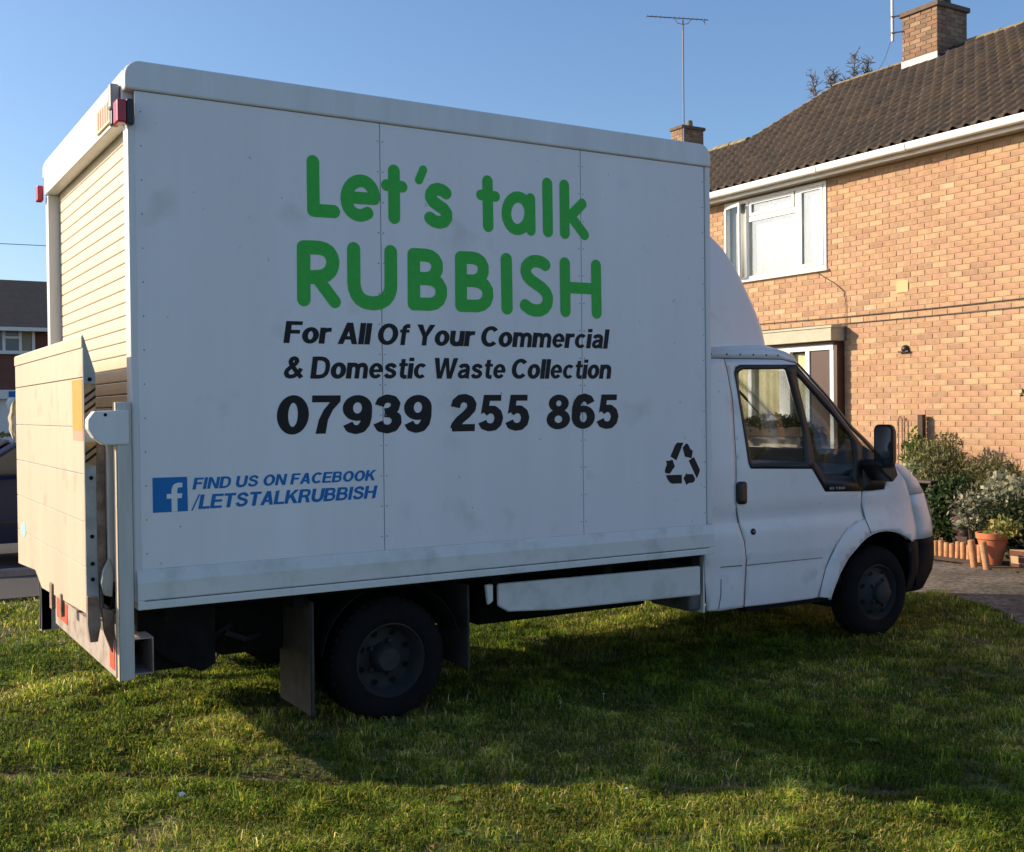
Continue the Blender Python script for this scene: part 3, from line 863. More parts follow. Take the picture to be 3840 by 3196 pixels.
skin('bumper', [(5.72, .29, .48, 0), (5.87, .41, .51, 0), (5.905, .50, .52, 0), (5.90, .62, .52, 0), (5.845, .675, .51, 0)], M['bumper'], thick=.02)
skin('grille_panel', [(5.843, .680, .50, 0), (5.842, .749, .50, 0), (5.81, .827, .50, 0), (5.76, .921, .49, 0), (5.705, 1.03, .46, .005)], WW)
skin('bonnet', [(5.703, 1.034, .46, .0), (5.64, 1.141, .41, .0), (5.54, 1.236, .34, .005), (5.45, 1.283, .27, .01), (5.34, 1.335, .22, .015), (5.25, 1.365, .20, .01)], WW)
skin('headlamp', [(5.838, .755, .495, 0), (5.81, .827, .495, 0), (5.765, .915, .485, 0), (5.72, 1.0, .46, 0)], M['lens'], d0=.08, d1=.30, off=.012)
skin('grille', [(5.838, .70, .50, 0), (5.83, .775, .50, 0), (5.80, .845, .50, 0)], M['plastic'], d0=.42, d1=1.02, off=.01)
skin('windscreen', [(5.300, 1.350, .22, .02), (5.17, 1.455, .20, .02), (5.047, 1.545, .18, .02), (4.80, 1.775, .15, .02), (4.62, 1.925, .12, .02), (4.52, 2.005, .10, .02)], M['glass_dark'])
for o in skin('screen_pillar', [(5.300, 1.352, .22, .02), (5.17, 1.457, .20, .02), (5.047, 1.547, .18, .02), (4.80, 1.777, .15, .02), (4.62, 1.927, .12, .02), (4.52, 2.007, .10, .02)], M['plastic'], d0=0, d1=.045, off=.004): pass
skin('screen_scuttle', [(5.34, 1.338, .22, .018), (5.300, 1.352, .22, .02)], M['plastic'], off=.002)
skin('cab_roof', [(4.515, 2.012, .10, .03), (4.485, 2.052, .08, .04), (4.413, 2.08, .05, .05), (4.311, 2.10, .02, .06), (4.19, 2.11, 0, .07), (3.66, 2.075, 0, .08)], WW)
# roof seam rivets
rv = MB()
for x in (3.73, 3.87, 3.99, 4.11, 4.23, 4.34):
    rv.lathe([(0, .008), (-.003, .006), (-.004, 0)], (x + .05, .150 + tumble(2.06), 2.063), 'y', 8)
o = rv.build('roof_rivets', M['seam'], van); o['kind'] = 'stuff'
panel('roof_seam', [(3.75, 2.038), (4.42, 2.041), (4.56, 2.018), (4.56, 2.010), (4.42, 2.032), (3.75, 2.0305)], M['seam'], van, yn, thick=.002, off=.001)
# wind deflector on the cab roof
def fairing():
    prof = [(3.62, 2.09), (3.62, 3.02), (3.66, 3.0), (3.74, 2.945), (3.806, 2.87), (3.926, 2.764), (4.034, 2.638), (4.121, 2.493), (4.201, 2.345), (4.254, 2.229), (4.285, 2.130), (4.30, 2.09)]
    prof = [(3.62, 2.09), (3.62, 2.93), (3.72, 2.90), (3.806, 2.855), (3.926, 2.764), (4.034, 2.638), (4.121, 2.493), (4.201, 2.345), (4.254, 2.229), (4.285, 2.130), (4.30, 2.09)]
    mb = MB()
    ds = [0, .01, .03, .07, .13, .22, .35, .6, .93]
    stations = [(.25 + d, d) for d in ds] + [(W - .25 - d, d) for d in ds[::-1]]
    vs = []; fs = []
    n = len(prof)
    for y, d in stations:
        g = math.sqrt(max(0, 1 - (1 - min(d, .35) / .35) ** 2))
        for x, z in prof:
            k = max(0, (x - 3.62)) / .68
            vs.append((x + .16 * k * g, y, z + (.06 * g if z > 2.2 else 0)))
    for i in range(len(stations) - 1):
        for j in range(n - 1):
            fs.append((i * n + j, i * n + j + 1, (i + 1) * n + j + 1, (i + 1) * n + j))
    fs.append(tuple(range(n))); fs.append(tuple((len(stations) - 1) * n + k for k in range(n))[::-1])
    mb.add(vs, fs)
    o = mb.build('wind_deflector', WW, van, smooth=True)
    MB().box(4.27, 4.44, .42, .47, 2.135, 2.15).build('deflector_foot', M['plastic'], van, bevel=.004)
fairing()
# mirrors
def mirror_arm(s):
    f = (lambda y: y) if s == 1 else (lambda y: W - y)
    root = empty('door_mirror', (0, 0, 0), van)
    pts = rounded(-.150, .020, 1.262, 1.572, .045)
    mb = MB(); 
    n = len(pts)
    vs = [(5.145, f(p[0]), p[1]) for p in pts] + [(5.17, f(p[0]), p[1]) for p in pts] + [(5.205, f(-.065 + (p[0] + .065) * .75), 1.417 + (p[1] - 1.417) * .85) for p in pts]
    fs = [tuple(range(n)), tuple(range(2 * n, 3 * n))[::-1]]
    for k in range(2):
        for i in range(n):
            fs.append((k * n + i, k * n + (i + 1) % n, (k + 1) * n + (i + 1) % n, (k + 1) * n + i))
    mb.add(vs, fs)
    mb.build('housing', M['plastic'], root, smooth=True)
    g = rounded(-.135, .008, 1.33, 1.555, .03)
    MB().prism([(f(a), b) for a, b in g], 'x', 5.141, 5.1445).build('mirror_glass', M['mirror'], root)
    g = rounded(-.13, .003, 1.278, 1.322, .015)
    MB().prism([(f(a), b) for a, b in g], 'x', 5.141, 5.1445).build('lower_mirror_glass', M['mirror'], root)
    MB().prism([(5.15, 1.28), (5.20, 1.32), (5.32, 1.30), (5.36, 1.20), (5.30, 1.15), (5.20, 1.22)], 'y', f(-.02), f(.17)).build('arm', M['plastic'], root, bevel=.015)
mirror_arm(1); mirror_arm(-1)
# inside the cab
def seat(y0, y1, name='seat'):
    s = empty(name, (0, 0, 0), van)
    MB().box(4.08, 4.55, y0, y1, .70, .86).build('cushion', M['seat'], s, bevel=.04)
    MB().prism([(4.0, .84), (4.12, .84), (4.02, 1.42), (3.90, 1.42)], 'y', y0, y1).build('backrest', M['seat'], s, bevel=.04)
    MB().box(3.89, 3.97, y0 + .12, y1 - .12, 1.45, 1.62).build('headrest', M['seat'], s, bevel=.03)
seat(.38, .86); seat(1.05, 1.98)
MB().prism([(4.80, .75), (4.80, 1.06), (4.95, 1.17), (5.30, 1.28), (5.30, .75)], 'y', .24, W - .24).build('dashboard', M['plastic'], van, bevel=.03)
sw = MB()
for k in range(24):
    a0, a1 = 2 * math.pi * k / 24, 2 * math.pi * (k + 1) / 24
    def sp_(a): return (4.66 + .11 * math.sin(a), .62 + .20 * math.cos(a), 1.06 + .165 * math.sin(a))
    sw.tube(sp_(a0), sp_(a1), .014, 6)
sw.tube((4.66, .62, 1.06), (4.86, .62, .95), .03, 8).tube((4.66, .44, 1.06), (4.66, .80, 1.06), .016, 6)
sw.build('steering_wheel', M['plastic'], van, smooth=True)

# ---- lettering and marks on the side: flat vinyl standing 1.5 mm proud
YV = -.0015
def stroke_poly(pts, w):
    """thick line with round ends as convex pieces; returns (verts, faces) in x, z"""
    V_, F_ = [], []
    h = w / 2
    for (x, z) in pts:
        n0 = len(V_)
        V_ += [(x + h * math.cos(2 * math.pi * k / 20), z + h * math.sin(2 * math.pi * k / 20)) for k in range(20)]
        F_.append(tuple(range(n0, n0 + 20)))
    for (a, b) in zip(pts[:-1], pts[1:]):
        dx, dz = b[0] - a[0], b[1] - a[1]
        L = math.hypot(dx, dz) or 1
        nx, nz = -dz / L * h, dx / L * h
        n0 = len(V_)
        V_ += [(a[0] + nx, a[1] + nz), (b[0] + nx, b[1] + nz), (b[0] - nx, b[1] - nz), (a[0] - nx, a[1] - nz)]
        F_.append((n0, n0 + 1, n0 + 2, n0 + 3))
    return V_, F_
def flat_union(name, V_, F_, m, parent, y):
    ov, oe, of, *_ = geometry.delaunay_2d_cdt([Vector(p) for p in V_], [], F_, 1, 1e-5)
    me = bpy.data.meshes.new(name)
    of = [f for f in of if any(inpoly((sum(ov[i][0] for i in f) / len(f), sum(ov[i][1] for i in f) / len(f)), [V_[k] for k in F]) for F in F_)]
    me.from_pydata([(p[0], y, p[1]) for p in ov], [], [tuple(f) for f in of])
    bm = bmesh.new(); bm.from_mesh(me); bmesh.ops.recalc_face_normals(bm, faces=bm.faces)
    if sum(f.normal.y * f.calc_area() for f in bm.faces) > 0: bmesh.ops.reverse_faces(bm, faces=bm.faces)
    bm.to_mesh(me); bm.free()
    me.materials.append(m)
    o = bpy.data.objects.new(name, me); col.objects.link(o); o.parent = parent
    return o
GL = [
 [(.069, [(.909, 3.001), (.909, 2.75), (1.022, 2.752)])],
 [(.065, [(1.115, 2.835), (1.252, 2.838)]), (.067, [(1.254, 2.84), (1.253, 2.864), (1.245, 2.887), (1.233, 2.905), (1.216, 2.919), (1.196, 2.927), (1.175, 2.928), (1.154, 2.923), (1.134, 2.912), (1.117, 2.896), (1.104, 2.875), (1.096, 2.852), (1.093, 2.828), (1.096, 2.804), (1.104, 2.782), (1.117, 2.764), (1.134, 2.752), (1.154, 2.745), (1.175, 2.744), (1.196, 2.75), (1.214, 2.760)])],
 [(.070, [(1.371, 2.999), (1.370, 2.749)]), (.063, [(1.326, 2.919), (1.419, 2.919)])],
 [(.048, [(1.548, 3.024), (1.521, 2.965)])],
 [(.070, [(1.687, 2.909), (1.668, 2.921), (1.64, 2.927), (1.612, 2.919), (1.594, 2.898), (1.592, 2.875), (1.606, 2.856), (1.638, 2.838), (1.672, 2.820), (1.690, 2.798), (1.690, 2.772), (1.674, 2.752), (1.643, 2.743), (1.61, 2.749), (1.586, 2.764)])],
 [(.068, [(1.954, 3.0), (1.956, 2.747)]), (.060, [(1.91, 2.919), (2.005, 2.919)])],
 [(.064, [(2.231, 2.842), (2.229, 2.866), (2.222, 2.887), (2.21, 2.905), (2.196, 2.919), (2.178, 2.927), (2.159, 2.93), (2.14, 2.927), (2.122, 2.918), (2.105, 2.904), (2.092, 2.886), (2.083, 2.865), (2.078, 2.841), (2.077, 2.818), (2.082, 2.796), (2.091, 2.776), (2.104, 2.76), (2.12, 2.748), (2.138, 2.742), (2.157, 2.742), (2.176, 2.748), (2.194, 2.76), (2.209, 2.776), (2.221, 2.796), (2.228, 2.818), (2.231, 2.842)]), (.064, [(2.241, 2.927), (2.242, 2.744)])],
 [(.070, [(2.358, 3.025), (2.360, 2.747)])],
 [(.069, [(2.478, 3.026), (2.479, 2.745)]), (.064, [(2.605, 2.928), (2.509, 2.838)]), (.064, [(2.53, 2.841), (2.62, 2.745)])],
 [(.073, [(.852, 2.554), (.850, 2.286)]), (.073, [(.853, 2.554), (.90, 2.557), (.942, 2.557), (.970, 2.551), (.992, 2.538), (1.007, 2.516), (1.013, 2.49), (1.009, 2.462), (.997, 2.438), (.975, 2.418), (.945, 2.407), (.90, 2.403), (.852, 2.402)]), (.067, [(.93, 2.393), (1.021, 2.28)])],
 [(.075, [(1.131, 2.563), (1.130, 2.385), (1.134, 2.355), (1.145, 2.325), (1.165, 2.301), (1.195, 2.286), (1.238, 2.280), (1.28, 2.287), (1.312, 2.305), (1.333, 2.331), (1.343, 2.36), (1.345, 2.39), (1.346, 2.562)])],
 [(.076, [(1.484, 2.555), (1.482, 2.289)]), (.072, [(1.484, 2.556), (1.555, 2.558), (1.588, 2.553), (1.612, 2.538), (1.626, 2.515), (1.626, 2.482), (1.612, 2.455), (1.59, 2.437), (1.56, 2.429), (1.482, 2.427)]), (.072, [(1.560, 2.429), (1.6, 2.425), (1.632, 2.408), (1.650, 2.38), (1.651, 2.346), (1.638, 2.317), (1.613, 2.297), (1.58, 2.289), (1.482, 2.288)])],
 [(.075, [(1.777, 2.557), (1.775, 2.291)]), (.071, [(1.777, 2.559), (1.850, 2.561), (1.882, 2.556), (1.906, 2.541), (1.920, 2.517), (1.920, 2.484), (1.906, 2.457), (1.884, 2.439), (1.855, 2.432), (1.775, 2.430)]), (.071, [(1.855, 2.432), (1.895, 2.427), (1.928, 2.411), (1.947, 2.384), (1.949, 2.350), (1.937, 2.320), (1.911, 2.299), (1.878, 2.291), (1.775, 2.290)])],
 [(.075, [(2.073, 2.565), (2.075, 2.287)])],
 [(.072, [(2.338, 2.549), (2.318, 2.561), (2.287, 2.568), (2.255, 2.566), (2.226, 2.552), (2.207, 2.530), (2.203, 2.503), (2.213, 2.478), (2.238, 2.456), (2.275, 2.435), (2.313, 2.414), (2.342, 2.389), (2.355, 2.358), (2.350, 2.322), (2.330, 2.296), (2.298, 2.282), (2.262, 2.280), (2.228, 2.289), (2.197, 2.308)])],
 [(.073, [(2.476, 2.566), (2.478, 2.285)]), (.073, [(2.702, 2.566), (2.704, 2.283)]), (.068, [(2.479, 2.425), (2.702, 2.426)])],
]
head = empty('headline', (0, 0, 0), van)
for g in GL:
    V_, F_ = [], []
    for w, pts in g:
        v_, f_ = stroke_poly(pts, w); n0 = len(V_)
        V_ += v_; F_ += [tuple(i + n0 for i in f) for f in f_]
    flat_union('letter', V_, F_, M['green'], head, YV)

# a heavy grotesque alphabet: strokes ('s', width, points), rings ('r', cx, cy, rx, ry, a0, a1, width) and polygons ('p', points)
S_ = .225
def G(w, *parts): return (w, parts)
def V(x, a=0.0, b=1.0, t=S_): return ('s', t, [(x, a), (x, b)])
def B(y, a, b, t=.17): return ('s', t, [(a, y), (b, y)])
def P_(*pts, t=S_): return ('s', t, list(pts))
def RG(cx, cy, rx, ry, a0=0, a1=360, t=S_): return ('r', t, cx, cy, rx, ry, a0, a1)
def PG(*pts): return ('p', list(pts))
ARCH = [(.10, .42), (.13, .54), (.21, .62), (.31, .645), (.42, .62), (.49, .54), (.50, .42)]
FONT = {
 'F': G(.62, V(.1), B(.915, .1, .62), B(.52, .1, .56)),
 'A': G(.78, PG((0, 0), (.22, 0), (.50, 1), (.27, 1)), PG((.78, 0), (.56, 0), (.28, 1), (.51, 1)), B(.29, .18, .60, .16)),
 'l': G(.205, V(.1025)), 'I': G(.22, V(.11, t=.22)),
 'i': G(.205, V(.1025, 0, .74), V(.1025, .83, 1)),
 'O': G(.82, RG(.41, .5, .305, .415)), 'o': G(.63, RG(.315, .37, .21, .285)),
 'f': G(.42, P_((.20, 0), (.20, .74), (.225, .85), (.29, .905), (.43, .915), t=.19), B(.665, .03, .42, .14)),
 'Y': G(.78, PG((0, 1), (.24, 1), (.39, .62), (.54, 1), (.78, 1), (.49, .42), (.49, 0), (.29, 0), (.29, .42))),
 'u': G(.61, P_((.1, .74), (.1, .30), (.13, .18), (.21, .105), (.31, .09), (.42, .12), (.49, .2), (.51, .32)), V(.51, 0, .74)),
 'r': G(.43, V(.1, 0, .74), P_((.1, .40), (.13, .53), (.20, .61), (.30, .645), (.43, .645), t=.19)),
 'C': G(.77, RG(.41, .5, .305, .415, 42, 318)), 'c': G(.58, RG(.315, .37, .21, .285, 45, 315, .195)),
 'm': G(.90, V(.1, 0, .74), P_((.1, .42), (.12, .54), (.19, .62), (.28, .645), (.37, .62), (.43, .54), (.45, .42), (.45, 0), t=.195), P_((.45, .42), (.47, .54), (.54, .62), (.63, .645), (.72, .62), (.78, .54), (.80, .42), (.80, 0), t=.195)),
 'n': G(.61, V(.1, 0, .74), P_(*ARCH, (.51, .42), (.51, 0))),
 'e': G(.61, RG(.31, .37, .205, .285, 0, 322, .195), B(.365, .12, .60, .13)),
 'a': G(.59, P_((.11, .53), (.16, .62), (.27, .65), (.39, .64), (.46, .57), (.475, .46), (.475, .02), t=.19), P_((.47, .41), (.30, .385), (.16, .34), (.105, .24), (.13, .13), (.22, .085), (.34, .11), (.43, .19), (.47, .30), t=.17), P_((.475, .12), (.50, .03), (.60, .02), t=.04)),
 '&': G(.80, P_((.74, .04), (.52, .30), (.28, .62), (.23, .77), (.27, .88), (.36, .92), (.45, .88), (.49, .78), (.43, .66), (.24, .50), (.13, .37), (.10, .24), (.16, .13), (.28, .085), (.42, .11), (.54, .21), (.63, .34), (.68, .46), t=.18)),
 'D': G(.76, V(.1), P_((.1, .915), (.36, .915), (.50, .88), (.61, .77), (.655, .60), (.655, .40), (.61, .23), (.50, .12), (.36, .085), (.1, .085), t=.185)),
 's': G(.57, P_((.47, .52), (.42, .61), (.31, .655), (.19, .635), (.125, .57), (.13, .49), (.21, .42), (.36, .365), (.45, .30), (.47, .21), (.41, .12), (.29, .083), (.16, .11), (.085, .21), t=.175)),
 't': G(.42, P_((.20, .93), (.20, .24), (.225, .13), (.30, .085), (.42, .085), t=.19), B(.665, .03, .42, .14)),
 'W': G(1.10, PG((0, 1), (.22, 1), (.33, .33), (.44, 1), (.66, 1), (.77, .33), (.88, 1), (1.10, 1), (.89, 0), (.67, 0), (.55, .66), (.43, 0), (.21, 0))),
 'N': G(.76, PG((0, 0), (0, 1), (.23, 1), (.55, .36), (.55, 1), (.76, 1), (.76, 0), (.53, 0), (.21, .64), (.21, 0))),
 'U': G(.76, P_((.1, 1), (.1, .36), (.14, .21), (.24, .115), (.38, .085), (.52, .115), (.62, .21), (.66, .36), (.66, 1))),
 'S': G(.74, P_((.62, .70), (.57, .83), (.46, .905), (.33, .91), (.20, .86), (.135, .76), (.15, .66), (.24, .585), (.40, .525), (.54, .46), (.625, .37), (.63, .26), (.56, .145), (.43, .088), (.28, .09), (.16, .16), (.105, .30), t=.19)),
 'E': G(.67, V(.1), B(.915, .1, .66), B(.515, .1, .62), B(.085, .1, .67)),
 'B': G(.75, V(.1), P_((.1, .915), (.42, .915), (.53, .88), (.58, .78), (.58, .68), (.53, .57), (.42, .525), (.1, .525), t=.175), P_((.42, .525), (.56, .48), (.63, .38), (.63, .24), (.56, .13), (.42, .086), (.1, .086), t=.18)),
 'K': G(.78, V(.1), PG((.19, .30), (.19, .56), (.50, 1), (.76, 1)), PG((.27, .50), (.43, .68), (.80, 0), (.55, 0))),
 'L': G(.62, V(.1), B(.088, .1, .62, .176)), 'T': G(.68, V(.34), B(.912, 0, .68, .176)),
 'R': G(.77, V(.1), P_((.1, .915), (.44, .915), (.56, .88), (.61, .78), (.61, .64), (.56, .53), (.44, .485), (.1, .485), t=.178), PG((.36, .50), (.58, .50), (.76, 0), (.53, 0))),
 'H': G(.76, V(.1), V(.66), B(.52, .1, .66)),
 '/': G(.36, PG((0, -.08), (.09, -.08), (.36, 1.02), (.27, 1.02))),
 '0': G(.66, RG(.33, .5, .22, .41, t=.235)),
 '7': G(.62, PG((0, 1), (.62, 1), (.62, .84), (.46, .62), (.36, .36), (.32, 0), (.10, 0), (.16, .36), (.26, .62), (.39, .82), (0, .82))),
 '9': G(.64, RG(.32, .665, .215, .245, t=.23), P_((.535, .66), (.535, .42), (.50, .24), (.42, .12), (.30, .085), (.18, .13), (.115, .25), t=.23)),
 '6': G(.64, RG(.32, .335, .215, .245, t=.23), P_((.105, .34), (.105, .58), (.14, .76), (.22, .88), (.34, .915), (.46, .87), (.525, .75), t=.23)),
 '3': G(.63, P_((.11, .72), (.155, .85), (.28, .915), (.42, .88), (.49, .775), (.46, .64), (.36, .56), (.24, .54), t=.215), P_((.24, .53), (.40, .51), (.51, .41), (.525, .27), (.45, .13), (.31, .085), (.16, .13), (.09, .27), t=.23)),
 '2': G(.63, P_((.105, .66), (.14, .81), (.23, .90), (.34, .912), (.46, .86), (.52, .74), (.50, .60), (.38, .45), (.23, .31), (.13, .16), (.11, .06), t=.23), B(.088, .04, .61, .20)),
 '5': G(.63, B(.915, .13, .57), PG((.12, 1), (.30, 1), (.25, .56), (.06, .46)), P_((.14, .50), (.25, .585), (.38, .585), (.48, .50), (.525, .35), (.49, .19), (.40, .10), (.28, .085), (.16, .13), (.10, .25), t=.22)),
 '8': G(.63, RG(.315, .745, .175, .17, t=.205), RG(.315, .285, .215, .20, t=.22)),
}
def glyph(ch):
    w, parts = FONT[ch]
    V_, F_ = [], []
    for p in parts:
        if p[0] == 'p':
            ov, fs = tri2d(p[1]); n0 = len(V_)
            V_ += [(q[0], q[1]) for q in ov]; F_ += [tuple(i + n0 for i in f) for f in fs]
            continue
        if p[0] == 'r':
            _, t, cx, cy, rx, ry, a0, a1 = p
            n = 36; full = abs(a1 - a0) >= 360
            ks = [R(a0 + (a1 - a0) * k / n) for k in range(n + 1)]
            for a, b in zip(ks[:-1], ks[1:]):
                n0 = len(V_)
                V_ += [(cx + (rx + t / 2) * math.cos(a), cy + (ry + t * .42) * math.sin(a)), (cx + (rx + t / 2) * math.cos(b), cy + (ry + t * .42) * math.sin(b)),
                       (cx + (rx - t / 2) * math.cos(b), cy + (ry - t * .42) * math.sin(b)), (cx + (rx - t / 2) * math.cos(a), cy + (ry - t * .42) * math.sin(a))]
                F_.append((n0, n0 + 1, n0 + 2, n0 + 3))
            continue
        _, t, pts = p
        h = t / 2
        for (a, b) in zip(pts[:-1], pts[1:]):
            dx, dz = b[0] - a[0], b[1] - a[1]; L = math.hypot(dx, dz)
            nx, nz = -dz / L * h, dx / L * h; n0 = len(V_)
            V_ += [(a[0] + nx, a[1] + nz), (b[0] + nx, b[1] + nz), (b[0] - nx, b[1] - nz), (a[0] - nx, a[1] - nz)]
            F_.append((n0, n0 + 1, n0 + 2, n0 + 3))
        for (x, z) in pts[1:-1]:
            n0 = len(V_)
            V_ += [(x + h * math.cos(2 * math.pi * k / 16), z + h * math.sin(2 * math.pi * k / 16)) for k in range(16)]
            F_.append(tuple(range(n0, n0 + 16)))
    return w, V_, F_
def text_on(name, s, quad, m, parent, slant=0.0, gap=.075, space=.30, y=YV, cname='letter'):
    """lay the words of s on the quad (bottom left, bottom right, top right, top left, cap height) letter by letter"""
    xs_ = 0.0; pos = []
    for ch in s:
        if ch == ' ': xs_ += space; continue
        w = FONT[ch][0]; pos.append((ch, xs_)); xs_ += w + gap
    tot = xs_ - gap + slant
    q = [Vector(p) for p in quad]
    root = empty(name, (0, 0, 0), parent) if parent is van else parent
    def mp(x, z):
        u = (x + slant * z) / tot; v = z
        p = q[0] * ((1 - u) * (1 - v)) + q[1] * (u * (1 - v)) + q[2] * (u * v) + q[3] * ((1 - u) * v)
        return (p.x, p.y)
    for ch, x0 in pos:
        w, V_, F_ = glyph(ch)
        flat_union(cname, [mp(a + x0, b) for a, b in V_], F_, m, root, y)
small = empty('strapline', (0, 0, 0), van)
text_on('line', 'For All Of Your Commercial', [(.738, 2.058), (2.796, 2.068), (2.798, 2.185), (.738, 2.171)], M['black_vinyl'], small, .12, gap=.045, space=.26)
text_on('line', '& Domestic Waste Collection', [(.731, 1.876), (2.815, 1.886), (2.817, 2.001), (.731, 1.990)], M['black_vinyl'], small, .12, gap=.045, space=.27)
text_on('phone_number', '07939 255 865', [(.693, 1.590), (2.862, 1.587), (2.864, 1.791), (.696, 1.789)], M['black_vinyl'], van, .03, gap=.065, space=.42)
fb = empty('social_media_mark', (0, 0, 0), van)
text_on('line', 'FIND US ON FACEBOOK', [(.262, 1.329), (1.246, 1.334), (1.248, 1.390), (.262, 1.386)], M['blue_vinyl'], fb, .16, gap=.07, space=.30)
text_on('line', '/LETSTALKRUBBISH', [(.254, 1.231), (1.249, 1.238), (1.251, 1.306), (.254, 1.302)], M['blue_vinyl'], fb, .16, gap=.05)
MB().prism([(.070, 1.225), (.238, 1.225), (.236, 1.393), (.070, 1.394)], 'y', -.0015, -.0004).build('square', M['blue_vinyl'], fb)
fpts = [(.159, 1.226), (.159, 1.290), (.136, 1.290), (.137, 1.313), (.159, 1.313), (.160, 1.335), (.165, 1.350), (.174, 1.360), (.188, 1.365), (.212, 1.365), (.212, 1.343), (.198, 1.343), (.190, 1.340), (.187, 1.331), (.187, 1.313), (.211, 1.313), (.208, 1.290), (.187, 1.290), (.187, 1.226)]
MB().prism(fpts, 'y', -.0028, -.0016).build('letter', M['white_vinyl'], fb)
text_on('badge', '85 T350', [(4.83, 1.112), (4.985, 1.108), (4.985, 1.126), (4.83, 1.130)], M['grey_lens'], van, 0, y=.1455)
rec = empty('recycling_mark', (0, 0, 0), van)
for p in ([(3.319, 1.486), (3.367, 1.484), (3.31, 1.374), (3.262, 1.40), (3.302, 1.472)],
          [(3.388, 1.477), (3.403, 1.477), (3.427, 1.44), (3.444, 1.432), (3.434, 1.384), (3.379, 1.395), (3.361, 1.453)],
          [(3.453, 1.391), (3.501, 1.31), (3.499, 1.294), (3.476, 1.253), (3.411, 1.369)],
          [(3.393, 1.294), (3.391, 1.284), (3.442, 1.282), (3.461, 1.255), (3.457, 1.237), (3.441, 1.228), (3.407, 1.226), (3.39, 1.215), (3.367, 1.259)],
          [(3.224, 1.284), (3.352, 1.282), (3.353, 1.227), (3.273, 1.228), (3.251, 1.24), (3.233, 1.264)],
          [(3.224, 1.375), (3.246, 1.373), (3.271, 1.379), (3.281, 1.375), (3.296, 1.335), (3.278, 1.317), (3.256, 1.292), (3.221, 1.296), (3.216, 1.314), (3.234, 1.355)]):
    MB().prism(p, 'y', -.0015, -.0004).build('arrow_segment', M['black_vinyl'], rec)

# ================================================================ BRICK HOUSE
HX = 10.84        # wall face (mortar plane sits 6 mm behind the bricks)
house = empty('brick_house', (HX, 5.5, 0))
tag(house, 'sunlit orange brick house with dark tiled roof and chimney, behind the van cab', 'house')
def H(o):
    o.matrix_parent_inverse = Matrix.Translation((-HX, -5.5, 0)); return o
def hb(mb, name, m, parent=None, **k):
    o = mb.build(name, m, parent or house, **k)
    if parent is None: H(o)
    return o
Y0, Y1, ZE = -5.0, 12.6, 4.92
win = (5.77, 7.87, 3.66, 4.90)
bay = (5.47, 7.60, 0.0, 2.60)
# backing wall as boxes around the openings
wl = MB()
xb0, xb1 = HX + .006, HX + .26
for (ya, yb, za, zb_) in ((Y0, bay[0], 0, ZE), (bay[0], bay[1], bay[3], win[2]), (bay[0], win[0], win[2], ZE), (bay[1], win[1], 0, win[2]), (win[1], Y1, 0, ZE), (win[0], win[1], win[3], ZE)):
    wl.box(xb0, xb1, ya, yb, za, zb_)
wall = hb(wl, 'wall', M['mortar'])
hb(MB().box(HX + .01, HX + 9.2, Y0 - .01, Y0 + .25, 0, ZE), 'gable_wall', M['mortar'])
hb(MB().box(HX + .01, HX + 9.2, Y1 - .26, Y1 - .01, 0, ZE), 'gable_wall', M['mortar'])
hb(MB().box(HX + 9.0, HX + 9.26, Y0, Y1, 0, ZE), 'rear_wall', M['mortar'])
# bricks
TONES = [(0.501, 0.298, 0.173), (0.533, 0.322, 0.184), (0.477, 0.274, 0.159), (0.557, 0.354, 0.206), (0.517, 0.301, 0.189), (0.445, 0.254, 0.152), (0.565, 0.377, 0.214), (0.501, 0.282, 0.176), (0.461, 0.282, 0.176), (0.405, 0.238, 0.152), (0.525, 0.337, 0.193), (0.589, 0.398, 0.243)]
def tone_attr(me, colors_per_face):
    a = me.color_attributes.new('tone', 'FLOAT_COLOR', 'CORNER')
    arr = []
    for p, c in zip(me.polygons, colors_per_face):
        arr += [*c, 1.0] * p.loop_total
    a.data.foreach_set('color', arr)
def brick_geo(l, h=.067, d=.0075):
    b = .003
    return ([(0, 0, 0), (0, l, 0), (0, l, h), (0, 0, h), (-d, b, b), (-d, l - b, b), (-d, l - b, h - b), (-d, b, h - b)],
            [(4, 7, 6, 5), (0, 4, 5, 1), (1, 5, 6, 2), (2, 6, 7, 3), (3, 7, 4, 0)])
PL, PH = .225, .075
bl = []
row = 0
z = .01
while z + .065 < ZE - .01:
    y = Y0 + (0 if row % 2 == 0 else -.1125) + .005
    while y < Y1:
        ya, yb = max(y, Y0), min(y + .215, Y1)
        segs = [(ya, yb)]
        zm = z + .032
        for (oa, ob, oc, od) in ((win[0], win[1], win[2], win[3]), bay):
            if oc - .03 < zm < od + .02:
                ns = []
                for a, b in segs:
                    if b <= oa or a >= ob: ns.append((a, b))
                    else:
                        if a < oa: ns.append((a, oa))
                        if b > ob: ns.append((ob, b))
                segs = ns
        for a, b in segs:
            if b - a > .03: bl.append((a, z, b - a))
        y += PL
    z += PH; row += 1
def in_view(y, z):
    return 2.35 < y < 8.4 and z > .9
bl.sort(key=lambda b: (not in_view(b[0], b[1]), (b[0] + 5.5) ** 2 + (b[1] - 1.7) ** 2 * .3))
rb = random.Random(5)
variants = []
for t in TONES:
    for j in (1.0,):
        v_, f_ = brick_geo(.215)
        me = bpy.data.meshes.new('brick'); me.from_pydata(v_, [], f_); me.materials.append(M['brick'])
        tone_attr(me, [t] * len(f_)); variants.append(me)
rest_v, rest_f, rest_c = [], [], []
nind = 0
